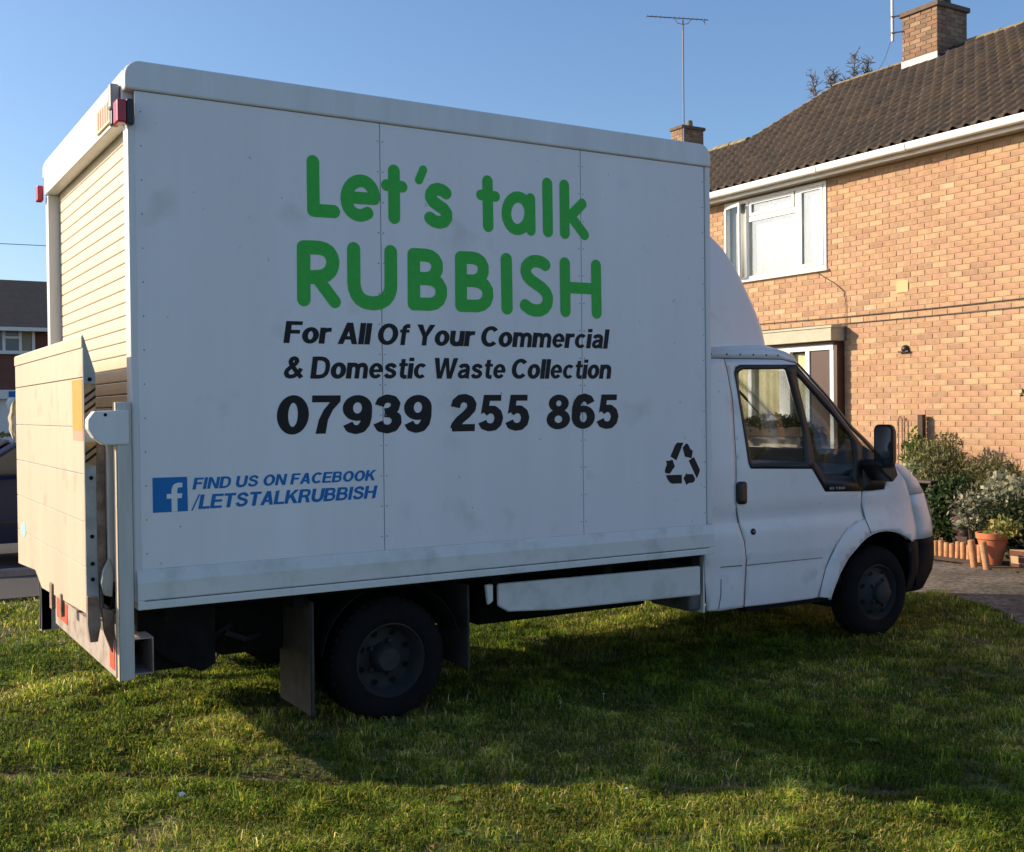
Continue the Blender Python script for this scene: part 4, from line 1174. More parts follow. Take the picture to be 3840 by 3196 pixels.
def tone_at(y, z):
    q = vnoise([y], [z], .9, 8)[0] * .6 + vnoise([y], [z], 2.6, 9)[0] * .4
    w = [1.0, 1.1, .8, .7, 1.0, .5, .35, .9, .7, .25, .9, .15]
    # upper wall is a little paler, lower more even
    for k in (1, 3, 6, 10, 11): w[k] *= .25 + 1.6 * q     # paler stretches of the wall
    for k in (2, 5, 7, 8, 9): w[k] *= 1.9 - 1.7 * q       # redder stretches
    return rb.choices(range(12), w)[0]
BLOCK = (4.37, 4.57, 3.19, 3.36)
for (y, z, l) in bl:
    if BLOCK[0] - .12 < y < BLOCK[1] - .02 and BLOCK[2] - .03 < z < BLOCK[3] - .02: 
        continue
    ti = tone_at(y, z)
    dx = HX + rb.uniform(-.001, .001) + .006
    if nind < 300 and l > .21 and in_view(y, z):
        o = bpy.data.objects.new('brick', variants[ti]); col.objects.link(o); o.parent = house; H(o)
        o.location = (dx, y, z); nind += 1
    else:
        v_, f_ = brick_geo(l)
        n0 = len(rest_v)
        rest_v += [(a + dx, b + y, c + z) for a, b, c in v_]
        rest_f += [tuple(i + n0 for i in f) for f in f_]
        k = rb.uniform(.94, 1.06)
        rest_c += [tuple(c * k for c in TONES[ti])] * len(f_)
me = bpy.data.meshes.new('brickwork'); me.from_pydata(rest_v, [], rest_f); me.materials.append(M['brick']); tone_attr(me, rest_c)
o = bpy.data.objects.new('brickwork', me); col.objects.link(o); o.parent = house; H(o); o['kind'] = 'stuff'
hb(MB().box(HX - .008, HX + .02, 4.375, 4.565, 3.195, 3.355), 'vent_block', mat('pale_vent_block', (0.58, 0.42, 0.21), .8), bevel=.004)
# first floor window
fr = hb(MB().box(HX - .02, HX + .05, win[0], win[1], win[2], win[2] + .055).box(HX - .02, HX + .05, win[0], win[1], win[3] - .05, win[3])
        .box(HX - .02, HX + .05, win[0], win[0] + .05, win[2] + .055, win[3] - .05).box(HX - .02, HX + .05, win[1] - .05, win[1], win[2] + .055, win[3] - .05)
        .box(HX - .022, HX + .05, 6.28, 6.36, win[2] + .055, win[3] - .05).box(HX - .022, HX + .05, 7.33, 7.40, win[2] + .055, win[3] - .05)
        .box(HX - .020, HX + .05, 6.36, 7.33, 4.54, 4.62), 'window_frame', M['upvc'], bevel=.006)
hb(MB().box(HX - .05, HX + .02, win[0] - .03, win[1] + .03, win[2] - .03, win[2] + .001), 'window_sill', M['upvc'], bevel=.006)
def sash(y0, y1, z0, z1, t=.04, x=HX - .028):
    mb = MB().box(x, x + .03, y0, y1, z0, z0 + t).box(x, x + .03, y0, y1, z1 - t, z1).box(x, x + .03, y0, y0 + t, z0 + t, z1 - t).box(x, x + .03, y1 - t, y1, z0 + t, z1 - t)
    return mb
hb(sash(6.38, 7.31, 4.625, 4.845, .045), 'top_sash', M['upvc'], bevel=.004)
hb(sash(5.825, 6.275, 3.72, 4.845, .045), 'casement', M['upvc'], bevel=.004)
# left casement stands a little open
cs = MB(); t = .045
for (a, b, c, d) in ((0, .46, 0, t), (0, .46, 1.14 - t, 1.14), (0, t, t, 1.14 - t), (.46 - t, .46, t, 1.14 - t)):
    cs.box(-.015, .015, a, b, c, d)
co = cs.build('casement', M['upvc'], house, bevel=.004); H(co)
co.location = (HX - .02, 7.86, 3.705); co.rotation_euler = (0, 0, R(180 - 13))
gp = MB().box(-.003, .003, t, .46 - t, t, 1.14 - t).build('pane', M['glass'], co)
for (a, b, c, d) in ((5.87, 6.23, 3.765, 4.80), (6.36, 7.33, 3.715, 4.54), (6.425, 7.265, 4.67, 4.80)):
    hb(MB().box(HX - .002, HX + .004, a, b, c, d), 'pane', M['glass_house'])
def curtain(y0, y1, z0, z1, x, m, name='curtain', amp=.012, k=60):
    n = int((y1 - y0) * 60)
    vs, fs = [], []
    for i in range(n + 1):
        y = y0 + (y1 - y0) * i / n
        dx = amp * math.sin(y * k) + amp * .6 * math.sin(y * k * .37 + 1)
        vs += [(x + dx, y, z0), (x + dx, y, z1)]
    for i in range(n): fs.append((2 * i, 2 * i + 2, 2 * i + 3, 2 * i + 1))
    o = MB().add(vs, fs).build(name, m, house, smooth=True, fix=False); H(o)
    s = o.modifiers.new('t', 'SOLIDIFY'); s.thickness = .002
    return o
curtain(5.80, 7.26, 3.70, 4.86, HX + .085, M['curtain'], amp=.008, k=70)
curtain(7.42, 7.85, 3.70, 4.86, HX + .085, M['curtain'], amp=.008, k=70)
hb(MB().box(HX + .25, HX + .27, 5.5, 8.0, 3.5, 5.0), 'room_back', mat('room_dark', (0.12, 0.11, 0.10), .9))
# soffit, fascia, gutter
hb(MB().box(HX - .18, HX + .1, Y0 - .1, Y1, ZE + .004, ZE + .02), 'soffit', mat('soffit_board', (0.42, 0.38, 0.31), .7, var=.1, scale=4))
hb(MB().box(HX - .205, HX - .182, Y0 - .1, Y1, 4.915, 5.07), 'fascia', M['gutter'])
gt = empty('gutter', (0, 0, 0), house); H(gt)
ys_g = [-5.1, -1.6, 1.2, 4.20, 5.72, 8.6, 11.5, 12.6]
for a, b in zip(ys_g[:-1], ys_g[1:]):
    gx, gz = HX - .275, 4.955
    pr = smoothpoly([(gx + .055, gz + .105), (gx + .05, gz + .02), (gx - .01, gz), (gx - .05, gz + .012), (gx - .062, gz + .105)], .018, 3)
    MB().prism(pr, 'y', a + .01, b - .01).build('gutter_run', M['gutter'], gt)
    pr2 = smoothpoly([(gx + .057, gz + .103), (gx + .055, gz + .015), (gx - .01, gz - .007), (gx - .057, gz + .006), (gx - .070, gz + .103)], .018, 3)
    MB().prism(pr2, 'y', b - .05, b + .05).build('gutter_joint', M['gutter'], gt)
# roof
PITCH = R(30)
ex, ez = HX - .24, 5.075
def roof_pt(u, y, off=0.0):   # u metres up the slope
    return (ex + u * math.cos(PITCH) - off * math.sin(PITCH), y, ez + u * math.sin(PITCH) + off * math.cos(PITCH))
UR = 5.47      # slope length of the high roof (y < 9.7)
UL = 2.92      # slope length of the low roof (beyond)
def deck(name, u1, ya, yb):
    p = [roof_pt(0, ya), roof_pt(u1, ya), roof_pt(u1, yb), roof_pt(0, yb)]
    rx = p[1][0]; rz = p[1][2]
    bx = rx + (rx - ex)
    vs = p + [(bx, ya, ez), (bx, yb, ez)]
    mb = MB().add(vs, [(0, 3, 2, 1), (1, 2, 5, 4), (0, 1, 4), (3, 5, 2), (0, 4, 5, 3)])
    return hb(mb, name, M['felt'])
deck('roof_deck', UR, Y0 - .1, 9.72); deck('roof_deck', UL, 9.74, Y1)
hb(MB().prism([(roof_pt(0, 0)[0], ez), (roof_pt(UR, 0)[0], roof_pt(UR, 0)[2]), (2 * roof_pt(UR, 0)[0] - ex, ez)], 'y', 9.722, 9.735), 'gable_cladding', M['brick'])
TT = [(0.055, 0.038, 0.028), (0.062, 0.044, 0.033), (0.046, 0.033, 0.026), (0.072, 0.050, 0.036), (0.052, 0.039, 0.031), (0.060, 0.041, 0.027), (0.040, 0.031, 0.027)]
TWd, EXP = .185, .29
def tile_geo():
    n = 7; vs = []; fs = []
    for k, (u, lift) in enumerate(((-.02, .052), (EXP + .035, .004))):
        for i in range(n + 1):
            t = i / n
            yv = t * TWd * 1.02
            w = .052 * (.5 + .5 * math.cos(2 * math.pi * (t - .32))) ** 1.5
            p = (u * math.cos(PITCH) - (lift + w) * math.sin(PITCH), yv, u * math.sin(PITCH) + (lift + w) * math.cos(PITCH))
            vs.append(p)
    for i in range(n): fs.append((i, n + 1 + i, n + 2 + i, i + 1))
    # front lip
    base = len(vs)
    for i in range(n + 1):
        x, y, z = vs[i]
        vs.append((x + .045 * math.sin(PITCH), y, z - .045 * math.cos(PITCH)))
    for i in range(n): fs.append((i, i + 1, base + i + 1, base + i))
    return vs, fs
tv, tf = tile_geo()
tvar = []
for t in TT:
    me = bpy.data.meshes.new('roof_tile'); me.from_pydata(tv, [], tf); me.materials.append(M['tile']); tone_attr(me, [t] * len(tf)); me.shade_smooth()
    tvar.append(me)
tiles = []
nrow = int(UR / EXP)
for r_ in range(nrow + 1):
    u = r_ * EXP
    y = Y0 - .1
    while y < 12.5:
        lim = UR if y < 9.65 else UL
        if u < lim - .06: tiles.append((u, y))
        y += TWd
tiles.sort(key=lambda a: (not (2.3 < a[1] < 10), a[1] * 1.0 + a[0] * 1.0))
rv_, rf_, rc_ = [], [], []
nind = 0
for (u, y) in tiles:
    px, py, pz = roof_pt(u, y)
    px += rb.uniform(-.002, .002); pz += rb.uniform(-.003, .003); py += rb.uniform(-.003, .003)
    moss = vnoise([u], [y], .9, 3)[0]
    ti = rb.randrange(len(TT))
    if nind < 300 and 2.3 < y < 10:
        o = bpy.data.objects.new('roof_tile', tvar[ti]); col.objects.link(o); o.parent = house; H(o); o.location = (px, py, pz); nind += 1
    else:
        n0 = len(rv_)
        rv_ += [(a + px, b + py, c + pz) for a, b, c in tv]
        rf_ += [tuple(i + n0 for i in f) for f in tf]
        k = rb.uniform(.85, 1.15)
        c = TT[ti]
        if moss > .80: c = (c[0] * 1.05, c[1] * 1.08, c[2] * .85)
        rc_ += [tuple(q * k for q in c)] * len(tf)
me = bpy.data.meshes.new('roof_tiling'); me.from_pydata(rv_, [], rf_); me.materials.append(M['tile']); tone_attr(me, rc_); me.shade_smooth()
o = bpy.data.objects.new('roof_tiling', me); col.objects.link(o); o.parent = house; H(o); o['kind'] = 'stuff'
# ridge tiles
def ridge(u, ya, yb):
    x, _, z = roof_pt(u, 0)
    pr = [(x + .12 * math.cos(R(a)), z - .03 + .12 * math.sin(R(a))) for a in range(0, 181, 20)]
    me0 = MB().prism(pr, 'y', 0, .43).build('ridge_tile', M['lichen'], house); H(me0); me0.location.y = ya
    y = ya + .45
    while y < yb:
        c = me0.copy(); col.objects.link(c); c.parent = house; c.matrix_parent_inverse = me0.matrix_parent_inverse
        c.location = (rb.uniform(-.008, .008), y, rb.uniform(-.008, .008)); y += .45
ridge(UR, Y0 - .1, 9.6); ridge(UL, 9.75, 12.4)
# verge tiles at the step
vg = MB()
vg.add([roof_pt(UL, 9.70, .0), roof_pt(UR, 9.70, .0), roof_pt(UR, 9.70, .06), roof_pt(UL, 9.70, .06), roof_pt(UL, 9.78, .0), roof_pt(UR, 9.78, .0), roof_pt(UR, 9.78, .06), roof_pt(UL, 9.78, .06)],
       [(0, 1, 2, 3), (4, 7, 6, 5), (3, 2, 6, 7), (0, 4, 5, 1), (0, 3, 7, 4), (1, 5, 6, 2)])
hb(vg, 'verge', M['lichen'])
# chimney
def chimney(root, x0, x1, y0, y1, zb_, zt, flash_z=None):
    cr = empty('chimney', (0, 0, 0), root)
    if root is house: H(cr)
    MB().box(x0 + .006, x1 - .006, y0 + .006, y1 - .006, zb_, zt).build('stack', M['mortar'], cr)
    V2, F2, C2 = [], [], []
    z = zt - .075; row = 0
    while z > zb_:
        for axis, c, a, b, sgn in (('x', x0, y0, y1, -1), ('y', y0, x0, x1, -1), ('x', x1, y0, y1, 1), ('y', y1, x0, x1, 1)):
            p = a + (0 if (row + (axis == 'y')) % 2 else -.1125)
            while p < b:
                q0, q1 = max(p, a), min(p + .215, b)
                if q1 - q0 > .03:
                    g = .003
                    if axis == 'x': bx = (c - .004 * 1, c + .004, q0 + g, q1 - g)
                    else: bx = (q0 + g, q1 - g, c - .004, c + .004)
                    tmp = MB().box(bx[0], bx[1], bx[2], bx[3], z + .004, z + .069)
                    n0 = len(V2); V2 += tmp.v; F2 += [tuple(i + n0 for i in f) for f in tmp.f]
                    t = rb.choice([(0.33, 0.20, 0.125), (0.27, 0.16, 0.10), (0.37, 0.24, 0.15), (0.22, 0.14, 0.095), (0.30, 0.165, 0.10)])
                    C2 += [t] * 6
                p += .225
        z -= .075; row += 1
    me = bpy.data.meshes.new('chimney_brickwork'); me.from_pydata(V2, [], F2); me.materials.append(M['brick']); tone_attr(me, C2)
    o = bpy.data.objects.new('chimney_brickwork', me); col.objects.link(o); o.parent = cr; o['kind'] = 'stuff'
    MB().box(x0 - .045, x1 + .045, y0 - .045, y1 + .045, zt - .008, zt + .075).build('chimney_cap', mat('chimney_cap', (0.17, 0.12, 0.085), .9, var=.3, scale=8), cr, bevel=.01)
    return cr
CX0, CX1, CY0, CY1 = 14.78, 15.55, 6.98, 7.70
chm = chimney(house, CX0, CX1, CY0, CY1, 7.35, 8.44)
MB().lathe([(0, .11), (.02, .12), (.20, .10), (.26, .12), (.27, .09)], (15.18, 7.15, 8.50), 'z', 20).build('chimney_pot', M['plastic'], chm, smooth=True)
MB().lathe([(0, .16), (.05, .08), (.09, .03), (.10, 0)], (15.05, 7.5, 8.50), 'z', 14).build('chimney_flaunching', M['lichen'], chm, smooth=True)
fz = lambda x: ez + (x - ex) * math.tan(PITCH)
MB().box(CX0 - .016, CX0 - .002, CY0 - .01, CY1 + .01, fz(CX0) - .02, fz(CX0) + .18).prism([(CX0, fz(CX0) - .02), (CX0, fz(CX0) + .10), (15.18, fz(15.18) + .08), (15.18, fz(15.18) - .02)], 'y', CY0 - .016, CY0 - .003).build('flashing', M['flash'], chm)

# small things fixed on or by the wall
bayr = empty('bay_window', (0, 0, 0), house); H(bayr)
bx = HX - .15
MB().box(HX - .27, HX + .004, 5.46, 7.75, 2.62, 2.80).build('canopy', M['canopy'], bayr, bevel=.006)
MB().box(HX - .285, HX + .004, 5.44, 7.77, 2.80, 2.83).build('canopy_capping', M['canopy'], bayr)
MB().box(HX - .20, HX + .25, 5.48, 7.70, 2.585, 2.618).build('soffit', M['door_brown_shaded'], bayr)
for (a, b) in ((5.53, 5.60), (5.98, 6.06), (6.36, 6.58), (7.16, 7.24), (7.62, 7.70)):
    MB().box(bx, bx + .07, a, b, (1.40 if a > 6 else 0.1), 2.50).build('mullion', M['upvc'], bayr, bevel=.006)
MB().box(bx - .004, bx + .07, 5.53, 7.70, 2.50, 2.582).build('head', M['upvc'], bayr, bevel=.005)
MB().box(bx - .01, bx + .12, 6.06, 7.70, 1.35, 1.40).build('sill', M['upvc'], bayr, bevel=.005)
MB().box(bx + .01, bx + .06, 6.06, 7.62, .10, 1.35).build('panel', M['card'], bayr)
MB().box(bx + .02, bx + .06, 5.60, 5.98, .10, 2.50).build('door', M['door_brown_shaded'], bayr, bevel=.004)
MB().box(bx + .005, HX + .25, 5.47, 5.528, .0, 2.584).build('side_cheek', M['door_brown_shaded'], bayr)
for (a, b) in ((6.06, 6.36), (6.58, 7.16), (7.24, 7.62)):
    MB().box(bx + .03, bx + .036, a, b, 1.40, 2.50).build('pane', M['glass'], bayr)
curtain(6.07, 7.6, 1.41, 2.48, HX - .05, M['curtain_cream'], 'bay_curtain', .005, 45)
hb(MB().box(HX + .25, HX + .27, 5.4, 7.7, 0, 2.62), 'room_back', M['card'])

lt = empty('wall_lamp', (HX, 4.42, 2.44)); tag(lt, 'small dark round bulkhead lamp on the sunlit brick wall', 'lamp')
MB().lathe([(.0, .055), (-.03, .05), (-.05, .03), (-.055, 0)], (-.004, 0, .01), 'x', 18).build('lamp_body', M['plastic'], lt, smooth=True)
MB().box(-.045, -.004, -.07, .10, -.035, -.01).build('lamp_bracket', M['plastic'], lt, bevel=.005)

def cable(name, pts, r, label, cat='cable'):
    mb = MB().path(pts, r, 5)
    o = mb.build(name, M['metal_dark']); tag(o, label, cat, 'cables clipped along the brick wall'); return o
def sag(ya, yb, za, zb_, n=16, s=.03, x=HX - .018):
    return [(x, ya + (yb - ya) * i / n, za + (zb_ - za) * i / n - s * math.sin(math.pi * i / n)) for i in range(n + 1)]
cable('wall_cable', sag(8.2, 1.5, 2.985, 2.975), .007, 'upper of two dark cables running along the brick wall')
cable('wall_cable', sag(8.2, 1.5, 2.88, 2.87, s=.02), .007, 'lower of two dark cables running along the brick wall')
cable('wall_cable', [(HX - .015, 5.43, 2.62), (HX - .015, 5.42, 3.1), (HX - .015, 5.45, 3.3), (HX - .015, 5.60, 3.42), (HX - .015, 5.95, 3.62)], .005, 'thin cable climbing from the bay roof to the upstairs window')

tg = empty('window_trough', (HX - .30, 6.6, 1.28)); tag(tg, 'dark trough of plants under the bay window, seen through the van cab', 'planter')
MB().box(-.06, .06, -.75, .75, 0, .14).build('trough', M['oldwood'], tg, bevel=.008)
tgb = MB()
for y in (-.6, .6): tgb.box(-.05, .05, y - .03, y + .03, -1.28, -.002)
tgb.build('leg', M['oldwood'], tg)

# stakes against the wall
def thing_mesh(name, mb, m, label, cat, group=None, **k):
    o = mb.build(name, m, **k); return tag(o, label, cat, group)
thing_mesh('garden_stake', MB().box(10.72, 10.79, 4.07, 4.15, .03, 1.59), M['oldwood'], 'dark square wooden stake standing behind the garden plants', 'stake', bevel=.006)
mb = MB().path([(10.78, 4.44, .03), (10.78, 4.44, 1.53), (10.78, 4.47, 1.57), (10.78, 4.50, 1.53), (10.78, 4.50, .03)], .008, 6)
thing_mesh('plant_hoop', mb, M['rust'], 'thin rusty wire hoop standing by the wall beside the van mirror', 'hoop')

# ================================================================ PLANTS
def leaf_cloud(n, center, rad, size, cols, seed, shape='ball', zmin=None, aspect=2.2, up=0.0, clump=0.0):
    g = np.random.default_rng(seed)
    P = g.normal(size=(n, 3)); P /= np.linalg.norm(P, axis=1)[:, None]
    r = g.uniform(.25, 1, n) ** .45
    P = P * r[:, None]
    # lumpy outline
    lump = 1 + .45 * (vnoise(P[:, 0] * 1.6 + seed, P[:, 2] * 1.6 + P[:, 1], 1.3, seed) - .5) + .25 * (vnoise(P[:, 1] * 3 + seed, P[:, 2] * 3, 1.7, seed + 1) - .5)
    P = P * lump[:, None]
    P = P * np.array(rad) + np.array(center)
    if zmin is not None: P[:, 2] = np.maximum(P[:, 2], zmin + g.uniform(0, .1, n))
    D = g.normal(size=(n, 3)); D[:, 2] += up; D /= np.linalg.norm(D, axis=1)[:, None]
    S = np.cross(D, g.normal(size=(n, 3))); S /= np.linalg.norm(S, axis=1)[:, None]
    L = size * g.uniform(.6, 1.3, n)
    Wd = L / aspect
    v = np.empty((n, 4, 3))
    v[:, 0] = P; v[:, 1] = P + D * (L * .5)[:, None] + S * (Wd * .5)[:, None]
    v[:, 2] = P + D * L[:, None]; v[:, 3] = P + D * (L * .5)[:, None] - S * (Wd * .5)[:, None]
    ci = g.integers(0, len(cols), n)
    C = np.array(cols)[ci] * g.uniform(.75, 1.25, n)[:, None]
    return v.reshape(-1, 3), C
def leaves_obj(name, v, C, m, parent=None):
    n = len(C)
    me = bpy.data.meshes.new(name)
    me.vertices.add(4 * n); me.vertices.foreach_set('co', np.asarray(v, dtype=np.float32).ravel())
    me.loops.add(4 * n); me.loops.foreach_set('vertex_index', np.arange(4 * n, dtype=np.int32))
    me.polygons.add(n); me.polygons.foreach_set('loop_start', np.arange(0, 4 * n, 4, dtype=np.int32))
    me.update(calc_edges=True); me.validate()
    a = me.color_attributes.new('tone', 'FLOAT_COLOR', 'POINT')
    c4 = np.ones((n, 4, 4), dtype=np.float32); c4[:, :, :3] = C[:, None, :]
    a.data.foreach_set('color', c4.ravel())
    me.materials.append(m)
    o = bpy.data.objects.new(name, me); col.objects.link(o)
    if parent: o.parent = parent
    return o
def leafmat(name, transl=.35, rough=.55, spec=.3):
    m = bpy.data.materials.new(name); m.use_nodes = True
    nt = m.node_tree; b = nt.nodes['Principled BSDF']; out = nt.nodes['Material Output']
    a = nt.nodes.new('ShaderNodeAttribute'); a.attribute_name = 'tone'
    nt.links.new(a.outputs['Color'], b.inputs['Base Color']); b.inputs['Roughness'].default_value = rough
    b.inputs['Specular IOR Level'].default_value = spec
    t = nt.nodes.new('ShaderNodeBsdfTranslucent'); nt.links.new(a.outputs['Color'], t.inputs[0])
    mx = nt.nodes.new('ShaderNodeMixShader'); mx.inputs[0].default_value = transl
    nt.links.new(b.outputs[0], mx.inputs[1]); nt.links.new(t.outputs[0], mx.inputs[2]); nt.links.new(mx.outputs[0], out.inputs[0])
    return m
LEAF = leafmat('leaf_tones')
def bush(name, center, rad, n, size, cols, seed, label, cat='shrub', stems=9, group=None, **k):
    root = empty(name, (center[0], center[1], .03)); tag(root, label, cat, group)
    loc = (0, 0, center[2] - .03)
    v, C = leaf_cloud(n, loc, rad, size, cols, seed, **k)
    leaves_obj('foliage', v, C, LEAF, root)
    g = random.Random(seed); mb = MB()
    for i in range(stems):
        a = g.uniform(0, 6.28); rr = g.uniform(.3, .9)
        e = (rad[0] * rr * math.cos(a), rad[1] * rr * math.sin(a), loc[2] + rad[2] * g.uniform(.2, .8))
        m_ = (e[0] * .4, e[1] * .4, e[2] * .55)
        mb.tube((0.02 * math.cos(a), .02 * math.sin(a), 0), m_, .012, 5, .008).tube(m_, e, .008, 5, .003)
    mb.build('stem', M['bark'], root)
    return root
OLIVE = [(0.15, 0.16, 0.05), (0.20, 0.20, 0.07), (0.09, 0.11, 0.035), (0.24, 0.22, 0.10)]
DKG = [(0.04, 0.075, 0.02), (0.06, 0.10, 0.025), (0.03, 0.055, 0.018)]
GREY = [(0.38, 0.38, 0.27), (0.30, 0.31, 0.22), (0.46, 0.44, 0.30), (0.20, 0.22, 0.14)]
bush('tall_green_plant', (10.5, 4.0, .85), (.15, .17, .58), 900, .075, [(0.14, 0.21, 0.03), (0.20, 0.27, 0.06), (0.09, 0.14, 0.03)], 3, 'tall light green leafy plant climbing beside the dark stake', up=.6)
bush('rosemary_shrub', (10.35, 3.52, .72), (.36, .46, .56), 8500, .075, OLIVE + [(0.12, 0.10, 0.07)], 4, 'rounded olive green bush below the stake by the wall', aspect=4, up=.9)
bush('heather_shrub', (10.3, 2.72, .62), (.40, .62, .50), 9500, .075, OLIVE + [(0.20, 0.17, 0.09), (0.14, 0.11, 0.09)], 5, 'wide olive brown feathery shrub against the sunlit wall, right of the round bush', aspect=5, up=1.0)
bush('box_shrub', (9.95, 3.10, .52), (.28, .34, .42), 4200, .06, DKG, 6, 'dark green dense shrub between the black stand and the plant bowl')
bush('variegated_plant', (10.15, 3.80, .86), (.12, .20, .13), 340, .07, [(0.46, 0.48, 0.30), (0.30, 0.36, 0.18)], 7, 'pale variegated sprig above the black garden stand', aspect=1.8)
bush('silver_shrub', (9.75, 2.10, .74), (.22, .42, .20), 1100, .08, GREY, 8, 'silvery pale leaved shrub at the right edge of the garden', aspect=1.9)
bush('silver_plant', (9.65, 2.55, .50), (.18, .22, .24), 420, .08, GREY + [(0.10, 0.11, 0.06), (0.05, 0.06, 0.03)], 9, 'small silvery trailing plant between the plant bowl and the terracotta pot', aspect=2.4)
bush('dark_shrub', (9.60, 1.95, .42), (.25, .46, .34), 4200, .06, [(0.03, 0.045, 0.015), (0.05, 0.06, 0.025)], 10, 'dark shaded shrub behind the terracotta pot')
bush('low_weed', (9.6, 3.35, .16), (.22, .45, .16), 900, .06, [(0.16, 0.15, 0.05), (0.10, 0.12, 0.04), (0.20, 0.16, 0.08)], 12, 'low straw coloured weeds at the foot of the black stand', stems=4)
bush('wall_climber', (10.76, 2.45, 1.80), (.09, .22, .11), 160, .07, [(0.09, 0.10, 0.03), (0.13, 0.13, 0.05)], 13, 'small sprig of climber on the wall at the right edge', stems=3, aspect=2)
# hanging climber needs its stem from the ground
# trolley / small black stand
st = empty('garden_trolley', (9.95, 3.42, .03)); tag(st, 'black flat-topped garden stand beside the van bonnet', 'stand')
MB().box(-.20, .20, -.24, .28, .76, .79).build('top', M['metal_dark'], st, bevel=.005)
for x in (-.17, .15):
    for y in (-.20, .24):
        MB().box(x, x + .035, y - .02, y + .02, 0, .76).build('leg', M['metal_dark'], st)
MB().box(-.17, .17, -.02, .22, .06, .70).build('stacked_wood', mat('bark_stack', (0.34, 0.26, 0.15), .9, color2=(0.07, 0.05, 0.03), scale=22, thr=(.4, .6)), st, bevel=.02)
# plant bowl
pb = empty('plant_bowl', (9.9, 2.83, .20)); tag(pb, 'dark ribbed bowl planter with pale curly leaves', 'planter')
MB().lathe([(0, .08), (.03, .10), (.16, .15), (.30, .17), (.32, .175), (.32, .155), (.28, .15)], (0, 0, 0), 'z', 26).build('bowl', mat('plum_bowl', (0.10, 0.055, 0.06), .5), pb, smooth=True)
MB().lathe([(.10, .145), (.12, .152), (.14, .15)], (0, 0, .0), 'z', 26).build('rib', M['plastic'], pb)
MB().box(-.10, .10, -.10, .10, -.19, 0).build('plinth', M['oldwood'], pb, bevel=.01)
v, C = leaf_cloud(130, (0, 0, .40), (.13, .17, .12), .09, [(0.42, 0.38, 0.34), (0.5, 0.47, 0.36), (0.25, 0.17, 0.15)], 20, up=.9, aspect=2.4)
leaves_obj('leaves', v, C, LEAF, pb)
v, C = leaf_cloud(1500, (0, 0, .20), (.09, .72, .12), .06, [(0.03, 0.04, 0.015), (0.05, 0.05, 0.03)], 41)
leaves_obj('leaves', v, C, LEAF, tg)
# terracotta pot
tp = empty('terracotta_pot', (9.2, 1.97, .03)); tag(tp, 'broken orange terracotta pot with yellow green foliage behind the log edging', 'pot')
MB().lathe([(.0, .09), (.05, .10), (.26, .15), (.27, .165), (.33, .17), (.33, .15), (.28, .14)], (0, 0, 0), 'z', 26).build('pot', M['pot'], tp, smooth=True)
v, C = leaf_cloud(240, (.02, -.12, .38), (.14, .20, .11), .06, [(0.32, 0.28, 0.06), (0.20, 0.22, 0.06), (0.5, 0.42, 0.16), (0.10, 0.12, 0.03)], 22, up=.5, aspect=1.7)
leaves_obj('leaves', v, C, LEAF, tp)
# white litter flower by the bowl
thing_mesh('white_bottle', MB().lathe([(0, .0), (0, .022), (.10, .024), (.13, .012), (.15, .011), (.15, 0)], (9.72, 2.68, .33), 'z', 12), M['upvc'], 'small white bottle lying among the silvery plants', 'bottle', smooth=True)

# log roll edging
lr = empty('log_edging', (9.2, 2.3, .03)); tag(lr, 'low border of upright orange half logs along the garden lawn', 'edging')
def log_mesh(h, r):
    return MB().lathe([(0, r), (h - .01, r), (h, r * .75), (h, 0)], (0, 0, 0), 'z', 10)
lm = log_mesh(.20, .030).build('log', M['log'], lr, smooth=True); lm.location = (0, .36, 0)
A_ = Vector((9.02, 3.1)); B_ = Vector((9.12, 2.06))
nlog = 17
for i in range(nlog):
    t = i / (nlog - 1)
    p = A_.lerp(B_, t)
    o = lm if i == 0 else lm.copy()
    if i: col.objects.link(o); o.parent = lr
    o.location = (p.x - 9.2, p.y - 2.3, rb.uniform(-.015, .01)); o.rotation_euler = (rb.uniform(-.06, .06), rb.uniform(-.05, .05), rb.uniform(0, 6))
MB().box(-.19, -.15, -.24, .80, .0, .035).build('rail', M['oldwood'], lr)
for k_, (x, y, tilt) in enumerate(((8.93, 1.99, -8), (8.90, 1.82, -10))):
    mb = log_mesh(.30, .038)
    o = mb.build('edging_post', M['log'], smooth=True); o.location = (x, y, .0); o.rotation_euler = (R(tilt), 0, 0)
    tag(o, ('leaning round wooden post at the end of the log border, left of the other' if k_ == 0 else 'leaning round wooden post in front of the terracotta pot'), 'post')
# low dark planter wall at the right edge
lw = empty('low_brick_planter', (9.2, 1.5, 0)); tag(lw, 'low dark red brick planter wall at the right edge behind the drive', 'planter')
MB().box(.0, .11, -4.0, .27, 0, .0 + .20).build('core', M['mortar'], lw)
b0 = None
for r_ in range(3):
    for i in range(19):
        y = .27 - .215 - i * .225 - (.1 if r_ % 2 else 0)
        if b0 is None: o = b0 = MB().box(-.006, .115, 0, .215, .005, .062).build('brick', mat('planter_brick', (0.16, 0.055, 0.035), .85, var=.3, scale=9), lw, bevel=.004, segs=1)
        else: o = b0.copy(); col.objects.link(o); o.parent = lw
        o.location = (0, y, r_ * .067)
bush('trailing_plant', (9.45, 1.45, .34), (.2, .45, .2), 1200, .05, [(0.06, 0.08, 0.02), (0.14, 0.14, 0.06), (0.30, 0.30, 0.2)], 24, 'mixed low plants growing in the brick planter at the right edge')

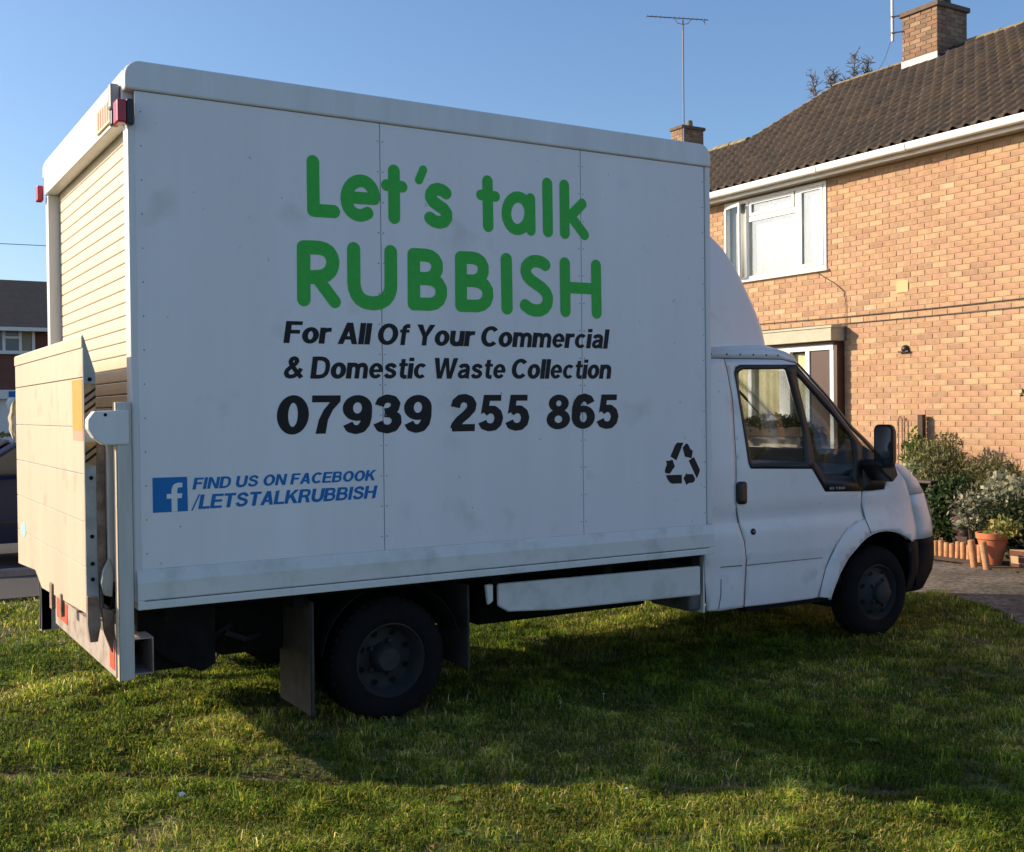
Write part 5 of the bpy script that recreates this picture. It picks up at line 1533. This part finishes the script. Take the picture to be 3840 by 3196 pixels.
# bare conifer tips behind the roof
tr = empty('bare_tree', (19.0, 12.8, 0)); tag(tr, 'thin grey twiggy tree rising behind the tiled roof', 'tree')
tw = MB(); g = random.Random(9)
MB().tube((0, 0, 0), (0, 0, 8.3), .16, 10, .05).build('trunk', M['bark'], tr)
fv, fc = [], []
for (tx, ty, tz) in ((-.75, .35, 9.35), (-.35, .15, 9.35), (-.30, .10, 9.5), (.15, -.15, 9.85), (.40, -.35, 9.75), (.35, -.3, 9.5), (.0, 0, 9.3)):
    base = Vector((tx * .35, ty * .35, 7.4)); tip = Vector((tx, ty, tz))
    tw.tube(base, tip, .045, 6, .012)
    for i in range(95):
        t = g.uniform(.25, 1); p = base.lerp(tip, t)
        a = g.uniform(0, 6.28); L = g.uniform(.10, .34) * (1.15 - t * .6)
        q = p + Vector((math.cos(a) * L, math.sin(a) * L, g.uniform(-.04, .18)))
        tw.tube(p, q, .008, 4, .005)
        for j in range(3):
            pp = p.lerp(q, g.uniform(.4, 1)); qq = pp + Vector((g.uniform(-.07, .07), g.uniform(-.07, .07), g.uniform(-.03, .08)))
            tw.tube(pp, qq, .006, 3, .004)
tw.build('branches', mat('twig_grey', (0.20, 0.15, 0.12), .9), tr)

# aerials
ae = empty('pole_aerial', (14.70, 7.84, 8.06)); tag(ae, 'pale aerial pole strapped to the near chimney', 'aerial')
MB().tube((0, 0, 0), (0, 0, 2.4), .028, 10).build('pole', M['aerial_pole'], ae, smooth=True)
for z in (.14, .42): MB().tube((-.04, -.0, z), (.08, -.17, z), .014, 6).tube((.0, .05, z), (.0, -.05, z), .02, 6).build('bracket', M['aerial'], ae)
o = MB().path([(14.68, 7.84, 8.10), (14.9, 8.2, 7.85), (15.15, 8.62, 7.74)], .006, 4).build('stay_wire', M['aerial']); tag(o, 'thin wire slanting from the pole aerial down to the ridge', 'wire')
# second house behind with chimney and yagi aerial
h2 = empty('neighbour_house', (21, 21, 0)); tag(h2, 'house hidden by the van, its small chimney showing above the van roof', 'house')
MB().box(-5, 5, -4.6, 5, 0, 5.2).build('wall', mat('far_brick', (0.30, 0.18, 0.12), .9, var=.2, scale=6), h2)
MB().prism([(-5.3, 5.2), (5.3, 5.2), (5.3, 5.3), (0, 8.25), (-5.3, 5.3)], 'y', -4.8, 5.2).build('roof', mat('far_roof', (0.09, 0.065, 0.05), .9, var=.3, scale=5), h2)
c2 = chimney(h2, -2.92 + .0, -2.20, -3.47, -3.02, 6.5, 9.10)
MB().lathe([(0, .10), (.22, .08), (.22, 0)], (-2.45, -3.2, 9.17), 'z', 14).build('chimney_pot', M['lichen'], c2, smooth=True)
ya = empty('yagi_aerial', (18.10, 17.50, 8.2)); tag(ya, 'tall thin television aerial with a horizontal boom on the far chimney behind the van', 'aerial')
MB().tube((0, 0, 0), (0, 0, 3.72), .022, 8).build('mast', M['aerial'], ya)
bm_ = MB().tube((-.80, .50, 3.83), (.55, -.36, 3.70), .014, 6)
dvec = Vector((1.35, -.86, -.13)).normalized()
for i in range(13):
    p = Vector((-.80, .50, 3.83)) + dvec * (i * .12)
    side = dvec.cross(Vector((0, 0, 1))).normalized()
    bm_.tube(p - side * .13, p + side * .13, .005, 4)
bm_.path([(-.18, .12, 3.77), (-.12, .08, 3.64), (.0, 0, 3.60), (.12, -.08, 3.62), (.18, -.12, 3.74)], .009, 5)
bm_.tube((.45, -.30, 3.72), (.47, -.32, 3.58), .02, 6)
bm_.build('boom', M['aerial'], ya)
o = MB().path([(-40 + i * 3.0, 36 + .0 * i, 7.9 - .5 * math.sin(math.pi * i / 20)) for i in range(21)], .012, 4).build('overhead_wire', M['aerial']); tag(o, 'faint overhead wire crossing the sky at the left edge', 'wire')

# ================================================================ FAR HOUSE ON THE LEFT
fh = empty('far_house', (0, 38, 0)); tag(fh, 'dark roofed terraced house across the road at the left edge', 'house')
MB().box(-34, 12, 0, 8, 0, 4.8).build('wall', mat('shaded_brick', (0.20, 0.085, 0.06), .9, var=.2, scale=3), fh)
MB().prism([(-.45, 4.75), (-.45, 4.83), (4.0, 6.98), (8.45, 4.83), (8.45, 4.75)], 'x', -34.3, 12.3).build('roof', mat('far_tiles', (0.055, 0.045, 0.042), .9, var=.4, scale=4, streak=True), fh)
MB().box(-34.3, 12.3, -.53, -.46, 4.70, 4.83).build('gutter', M['upvc'], fh)
def far_window(x0, x1, z0, z1, divs):
    w = empty('window', (0, 0, 0), fh)
    MB().box(x0, x1, -.03, -.01, z0, z1).build('pane', mat('far_pane', (0.10, 0.12, 0.14), .1), w)
    f = MB()
    f.box(x0, x1, -.08, -.031, z0 - .07, z0 + .05).box(x0, x1, -.08, -.031, z1 - .05, z1 + .03)
    for d in divs: f.box(d - .05, d + .05, -.082, -.032, z0, z1)
    f.box(divs[1], divs[2], -.08, -.031, z0 + .48, z0 + .56)
    f.build('window_frame', M['upvc'], w)
far_window(2.6, 5.1, 4.02 - .05, 4.76, [2.65, 4.08, 4.62, 5.06])
MB().box(4.67, 5.0, -.04, -.028, 4.0, 4.7).build('cladding', mat('tan_cladding', (0.34, 0.28, 0.20), .8), fh)
MB().box(1.0, 4.45, -.30, .02, 2.30, 2.62).build('porch_fascia', M['upvc'], fh)
MB().box(4.18, 4.42, -.32, -.305, 2.37, 2.57).build('blue_sign', M['blue_vinyl'], fh)
MB().box(3.4, 4.2, -.05, .0, .3, 2.3).build('garage_door', M['upvc'], fh)
wp = empty('garden_gate_post', (3.95, 34, 0)); tag(wp, 'white post in front of the far house at the left edge', 'post')
MB().box(-.12, .05, -.05, .05, 0, 2.1).build('shaft', M['upvc'], wp)
MB().lathe([(0, .12), (.35, .22), (.5, .15), (.55, 0)], (-.12, 0, 1.75), 'z', 12).build('cap', M['upvc'], wp, smooth=True)
bush('far_hedge', (2.0, 30, .5), (5.0, .8, .6), 3500, .22, [(0.09, 0.11, 0.03), (0.12, 0.13, 0.04)], 31, 'low green hedge in front of the far terraced house', 'hedge', aspect=1.5)

# parked car behind the tail lift, facing left
car = empty('parked_car', (1.0, 8.95, 0)); tag(car, 'dark blue hatchback parked on the road behind the tail lift at the left edge', 'car')
CB = mat('car_paint_dark_blue', (0.014, 0.018, 0.045), .35, spec=.25)
body = [(-2.15, .35), (-2.18, .62), (-2.05, .78), (-1.25, .98), (-1.05, 1.02), (1.85, 1.05), (2.0, .98), (2.05, .40), (1.6, .28), (-1.9, .28)]
def car_loft(prof, y0, y1, name, m, inset=.10):
    ys_ = [(y0, inset), (y0 + .05, inset * .3), (y0 + .15, 0), (y1 - .15, 0), (y1 - .05, inset * .3), (y1, inset)]
    cx = sum(p[0] for p in prof) / len(prof); cz = sum(p[1] for p in prof) / len(prof)
    vs, fs = [], []; n = len(prof)
    for y, i in ys_:
        for x, z in prof:
            vs.append((x - math.copysign(i, x - cx), y, z - (i * .35 if z > cz else 0)))
    for k in range(len(ys_) - 1):
        for i in range(n): fs.append((k * n + i, k * n + (i + 1) % n, (k + 1) * n + (i + 1) % n, (k + 1) * n + i))
    fs.append(tuple(range(n))[::-1]); fs.append(tuple(range((len(ys_) - 1) * n, len(ys_) * n)))
    return MB().add(vs, fs).build(name, m, car, smooth=True)
car_loft(body, -.87, .87, 'body', CB)
car_loft([(-1.15, 1.0), (-.45, 1.43), (-.30, 1.46), (1.0, 1.47), (1.75, 1.05)], -.74, .74, 'cabin', CB, .06)
gm = mat('car_window_dark', (0.02, 0.025, 0.03), .05)
MB().prism([(-.93, 1.04), (-.42, 1.37), (.25, 1.40), (.25, 1.05)], 'y', -.752, -.738).build('side_window', gm, car)
MB().prism([(.32, 1.05), (.32, 1.40), (.98, 1.40), (1.45, 1.07)], 'y', -.752, -.738).build('side_window', gm, car)
MB().add([(-1.16, -.64, 1.04), (-1.16, .64, 1.04), (-.50, .58, 1.42), (-.50, -.58, 1.42), (-1.19, -.64, 1.02), (-1.19, .64, 1.02), (-.53, .58, 1.43), (-.53, -.58, 1.43)], [(0, 1, 2, 3), (4, 7, 6, 5), (0, 4, 5, 1), (2, 6, 7, 3), (0, 3, 7, 4), (1, 5, 6, 2)]).build('windscreen', gm, car)
for x in (-1.35, 1.25):
    for y, s in ((-.88, 1), (.88, -1)):
        w = empty('wheel', (x, y, .31), car)
        MB().lathe([(s * .01, .19), (0, .26), (s * .02, .30), (s * .18, .30), (s * .2, .26), (s * .2, .1)], (0, 0, 0), 'y', 28).build('tyre', M['rubber'], w, smooth=True)
        MB().lathe([(s * .01, .20), (s * .03, .18), (0, .05), (0, 0)], (0, 0, 0), 'y', 24).build('rim', M['alu_dark'], w, smooth=True)
MB().box(-2.14, -1.95, -.80, -.45, .62, .78).build('headlight', M['lens'], car, bevel=.03)
MB().box(-1.0, 1.3, -.885, -.868, .50, .53).build('side_moulding', M['plastic'], car)

# ================================================================ GRASS
def pip_arr(x, y, poly):
    c = np.zeros(len(x), bool); n = len(poly)
    for i in range(n):
        x1, y1 = poly[i]; x2, y2 = poly[i - 1]
        if y1 == y2: continue
        cond = ((y1 > y) != (y2 > y)) & (x < (x2 - x1) * (y - y1) / (y2 - y1) + x1)
        c ^= cond
    return c
def grass(N, rmin, rmax, name, label, hscale=1.0, wmul=1.05, az=(-14, 68), seed=1):
    g = np.random.default_rng(seed)
    a = np.radians(g.uniform(az[0], az[1], N))
    # more blades near the viewer
    r = rmin * (rmax / rmin) ** (g.uniform(0, 1, N) ** .85)
    x = -1.257 + r * np.sin(a); y = -5.534 + r * np.cos(a)
    ok = (y < 5.68) & ~pip_arr(x, y, TARMAC) & (x < 9)
    for wx in (1.38, 5.35):
        for wy in (.1, W - .57):
            ok &= ~((abs(x - wx) < .12) & (y > wy + .05) & (y < wy + .45))
    # bare worn patches
    rut = np.abs(y - (-0.15 - x * .72 + .14 * (vnoise(x, y * 0, .7, 9) - .5)))
    bare = vnoise(x, y, 1.7, 21) * .7 + vnoise(x, y, 6.5, 22) * .3
    keep = g.uniform(0, 1, N)
    ok &= ~((rut < .05) & (vnoise(x, y, 1.3, 5) > .36) & (keep < .88))
    ok &= ~((bare < .30) & (keep < .7))
    x, y, r = x[ok], y[ok], r[ok]; n = len(x)
    z = ground_h(x, y)
    pat = vnoise(x, y, 1.2, 31); pat2 = vnoise(x, y, 4.0, 32); pat3 = vnoise(x, y, 11, 33)
    pat4 = vnoise(x, y, 6.5, 34)
    L = (.014 + .045 * pat4 * pat2 + .014 * g.uniform(0, 1, n) + .030 * pat3 * pat4) * hscale
    tall = g.uniform(0, 1, n) > .985
    L[tall] *= 1.9
    w = (.0024 + .0007 * r) * g.uniform(.6, 1.2, n) * wmul
    th = g.uniform(0, 2 * np.pi, n)
    lean = g.uniform(.35, 1.5, n)
    dx, dy = np.cos(th), np.sin(th)
    th2 = th + np.pi / 2 + g.uniform(-.8, .8, n)
    sx_, sy_ = np.cos(th2) * w / 2, np.sin(th2) * w / 2
    V_ = np.empty((n, 5, 3), np.float32)
    bx_, by_, bz = x, y, z - .006
    mx_, my_, mz = x + dx * L * .28 * lean, y + dy * L * .28 * lean, z + L * .62
    tx, ty, tz = x + dx * L * .85 * lean, y + dy * L * .85 * lean, z + L * (1.05 - .38 * lean)
    V_[:, 0] = np.stack([bx_ - sx_, by_ - sy_, bz], 1); V_[:, 1] = np.stack([bx_ + sx_, by_ + sy_, bz], 1)
    V_[:, 2] = np.stack([mx_ + sx_ * .8, my_ + sy_ * .8, mz], 1); V_[:, 3] = np.stack([mx_ - sx_ * .8, my_ - sy_ * .8, mz], 1)
    V_[:, 4] = np.stack([tx, ty, tz], 1)
    me = bpy.data.meshes.new(name)
    me.vertices.add(5 * n); me.vertices.foreach_set('co', V_.ravel())
    base = (np.arange(n) * 5)[:, None]
    li = (base + np.array([0, 1, 2, 3, 3, 2, 4])).astype(np.int32).ravel()
    me.loops.add(7 * n); me.loops.foreach_set('vertex_index', li)
    ls = (np.arange(n)[:, None] * 7 + np.array([0, 4])).astype(np.int32).ravel()
    me.polygons.add(2 * n); me.polygons.foreach_set('loop_start', ls)
    me.update(calc_edges=True)
    pal = np.array([(0.165, 0.215, 0.024), (0.105, 0.175, 0.022), (0.25, 0.255, 0.032), (0.055, 0.100, 0.018), (0.33, 0.28, 0.06), (0.46, 0.38, 0.16)])
    q = g.uniform(0, 1, n) + (pat - .5) * .55
    idx = np.digitize(q, [.22, .45, .68, .86, .965])
    order = np.array([3, 1, 0, 2, 4, 5])
    C = pal[order[np.clip(idx, 0, 5)]] * (g.uniform(.75, 1.3, n) * (.62 + 1.8 * pat4 * pat3 + .75 * pat2 * pat))[:, None]
    C4 = np.ones((n, 5, 4), np.float32); C4[:, :, :3] = C[:, None, :]
    at = me.color_attributes.new('tone', 'FLOAT_COLOR', 'POINT'); at.data.foreach_set('color', C4.ravel())
    me.materials.append(GRASSM)
    o = bpy.data.objects.new(name, me); col.objects.link(o)
    tag(o, label, 'grass', kind='stuff')
    return o
GRASSM = leafmat('grass_blades', .58, .6, .12)
grass(520000, 3.3, 12.5, 'grass', 'short rough grass the van stands on')
# flat weeds and a few dead leaves
g = np.random.default_rng(8)
nw = 260
wa = np.radians(g.uniform(2, 60, nw)); wr = 3.7 + 6 * g.uniform(0, 1, nw) ** 1.3
wx_, wy_ = -1.257 + wr * np.sin(wa), -5.534 + wr * np.cos(wa)
kk = (wy_ < 5.3) & ~pip_arr(wx_, wy_, TARMAC); wx_, wy_ = wx_[kk], wy_[kk]
vs_, cs_ = [], []
for x, y in zip(wx_, wy_):
    z = float(ground_h(x, y)); n_l = g.integers(4, 8); a0 = g.uniform(0, 6.28); L = g.uniform(.025, .055)
    c = np.array([(0.13, 0.20, 0.03), (0.17, 0.24, 0.05), (0.34, 0.22, 0.10)][g.choice(3, p=[.45, .35, .2])])
    if c[0] > .3: n_l = 1
    for k in range(n_l):
        a = a0 + k * 6.283 / n_l + g.uniform(-.2, .2); d = np.array([math.cos(a), math.sin(a)]); p = np.array([-d[1], d[0]])
        P0 = np.array([x, y]); zz = z + .022
        vs_ += [[*P0, zz], [*(P0 + d * L * .55 + p * L * .28), zz + .012], [*(P0 + d * L), zz + .006], [*(P0 + d * L * .55 - p * L * .28), zz + .010]]
        cs_.append(c * g.uniform(.8, 1.2))
o = leaves_obj('lawn_weeds', np.array(vs_), np.array(cs_), LEAF); tag(o, 'flat broad leaved weeds and dead leaves scattered in the lawn', 'weeds', kind='stuff')
# few daisies and scraps
dz_ = MB(); g = random.Random(3)
for i in range(34):
    if i < 27: x, y = g.uniform(-1.2, 1.0), g.uniform(2.4, 5.4)
    else: x, y = g.uniform(-1.0, 3.0), g.uniform(-2.2, 1.4)
    z = float(ground_h(x, y)) + .05
    dz_.lathe([(0, .003), (.002, .008), (.003, 0)], (x, y, z), 'z', 7); dz_.tube((x, y, z - .05), (x, y, z), .001, 3)
o = dz_.build('daisies', M['upvc']); tag(o, 'tiny white daisies scattered in the grass', 'flowers', kind='stuff')
sc = MB().add([(0, 0, 0), (.05, .01, .012), (.06, .035, .0), (.02, .045, .018), (.0, .02, .022), (.03, .02, .03)], [(0, 1, 5), (1, 2, 5), (2, 3, 5), (3, 4, 5), (4, 0, 5), (0, 4, 3, 2, 1)])
px, py = .02, -.60
o = sc.build('paper_scrap', M['upvc']); o.scale = (.6, .6, .6); o.location = (px, py, float(ground_h(px, py)) + .03); tag(o, 'small white scrap of paper lying on the grass before the rear wheel', 'litter')
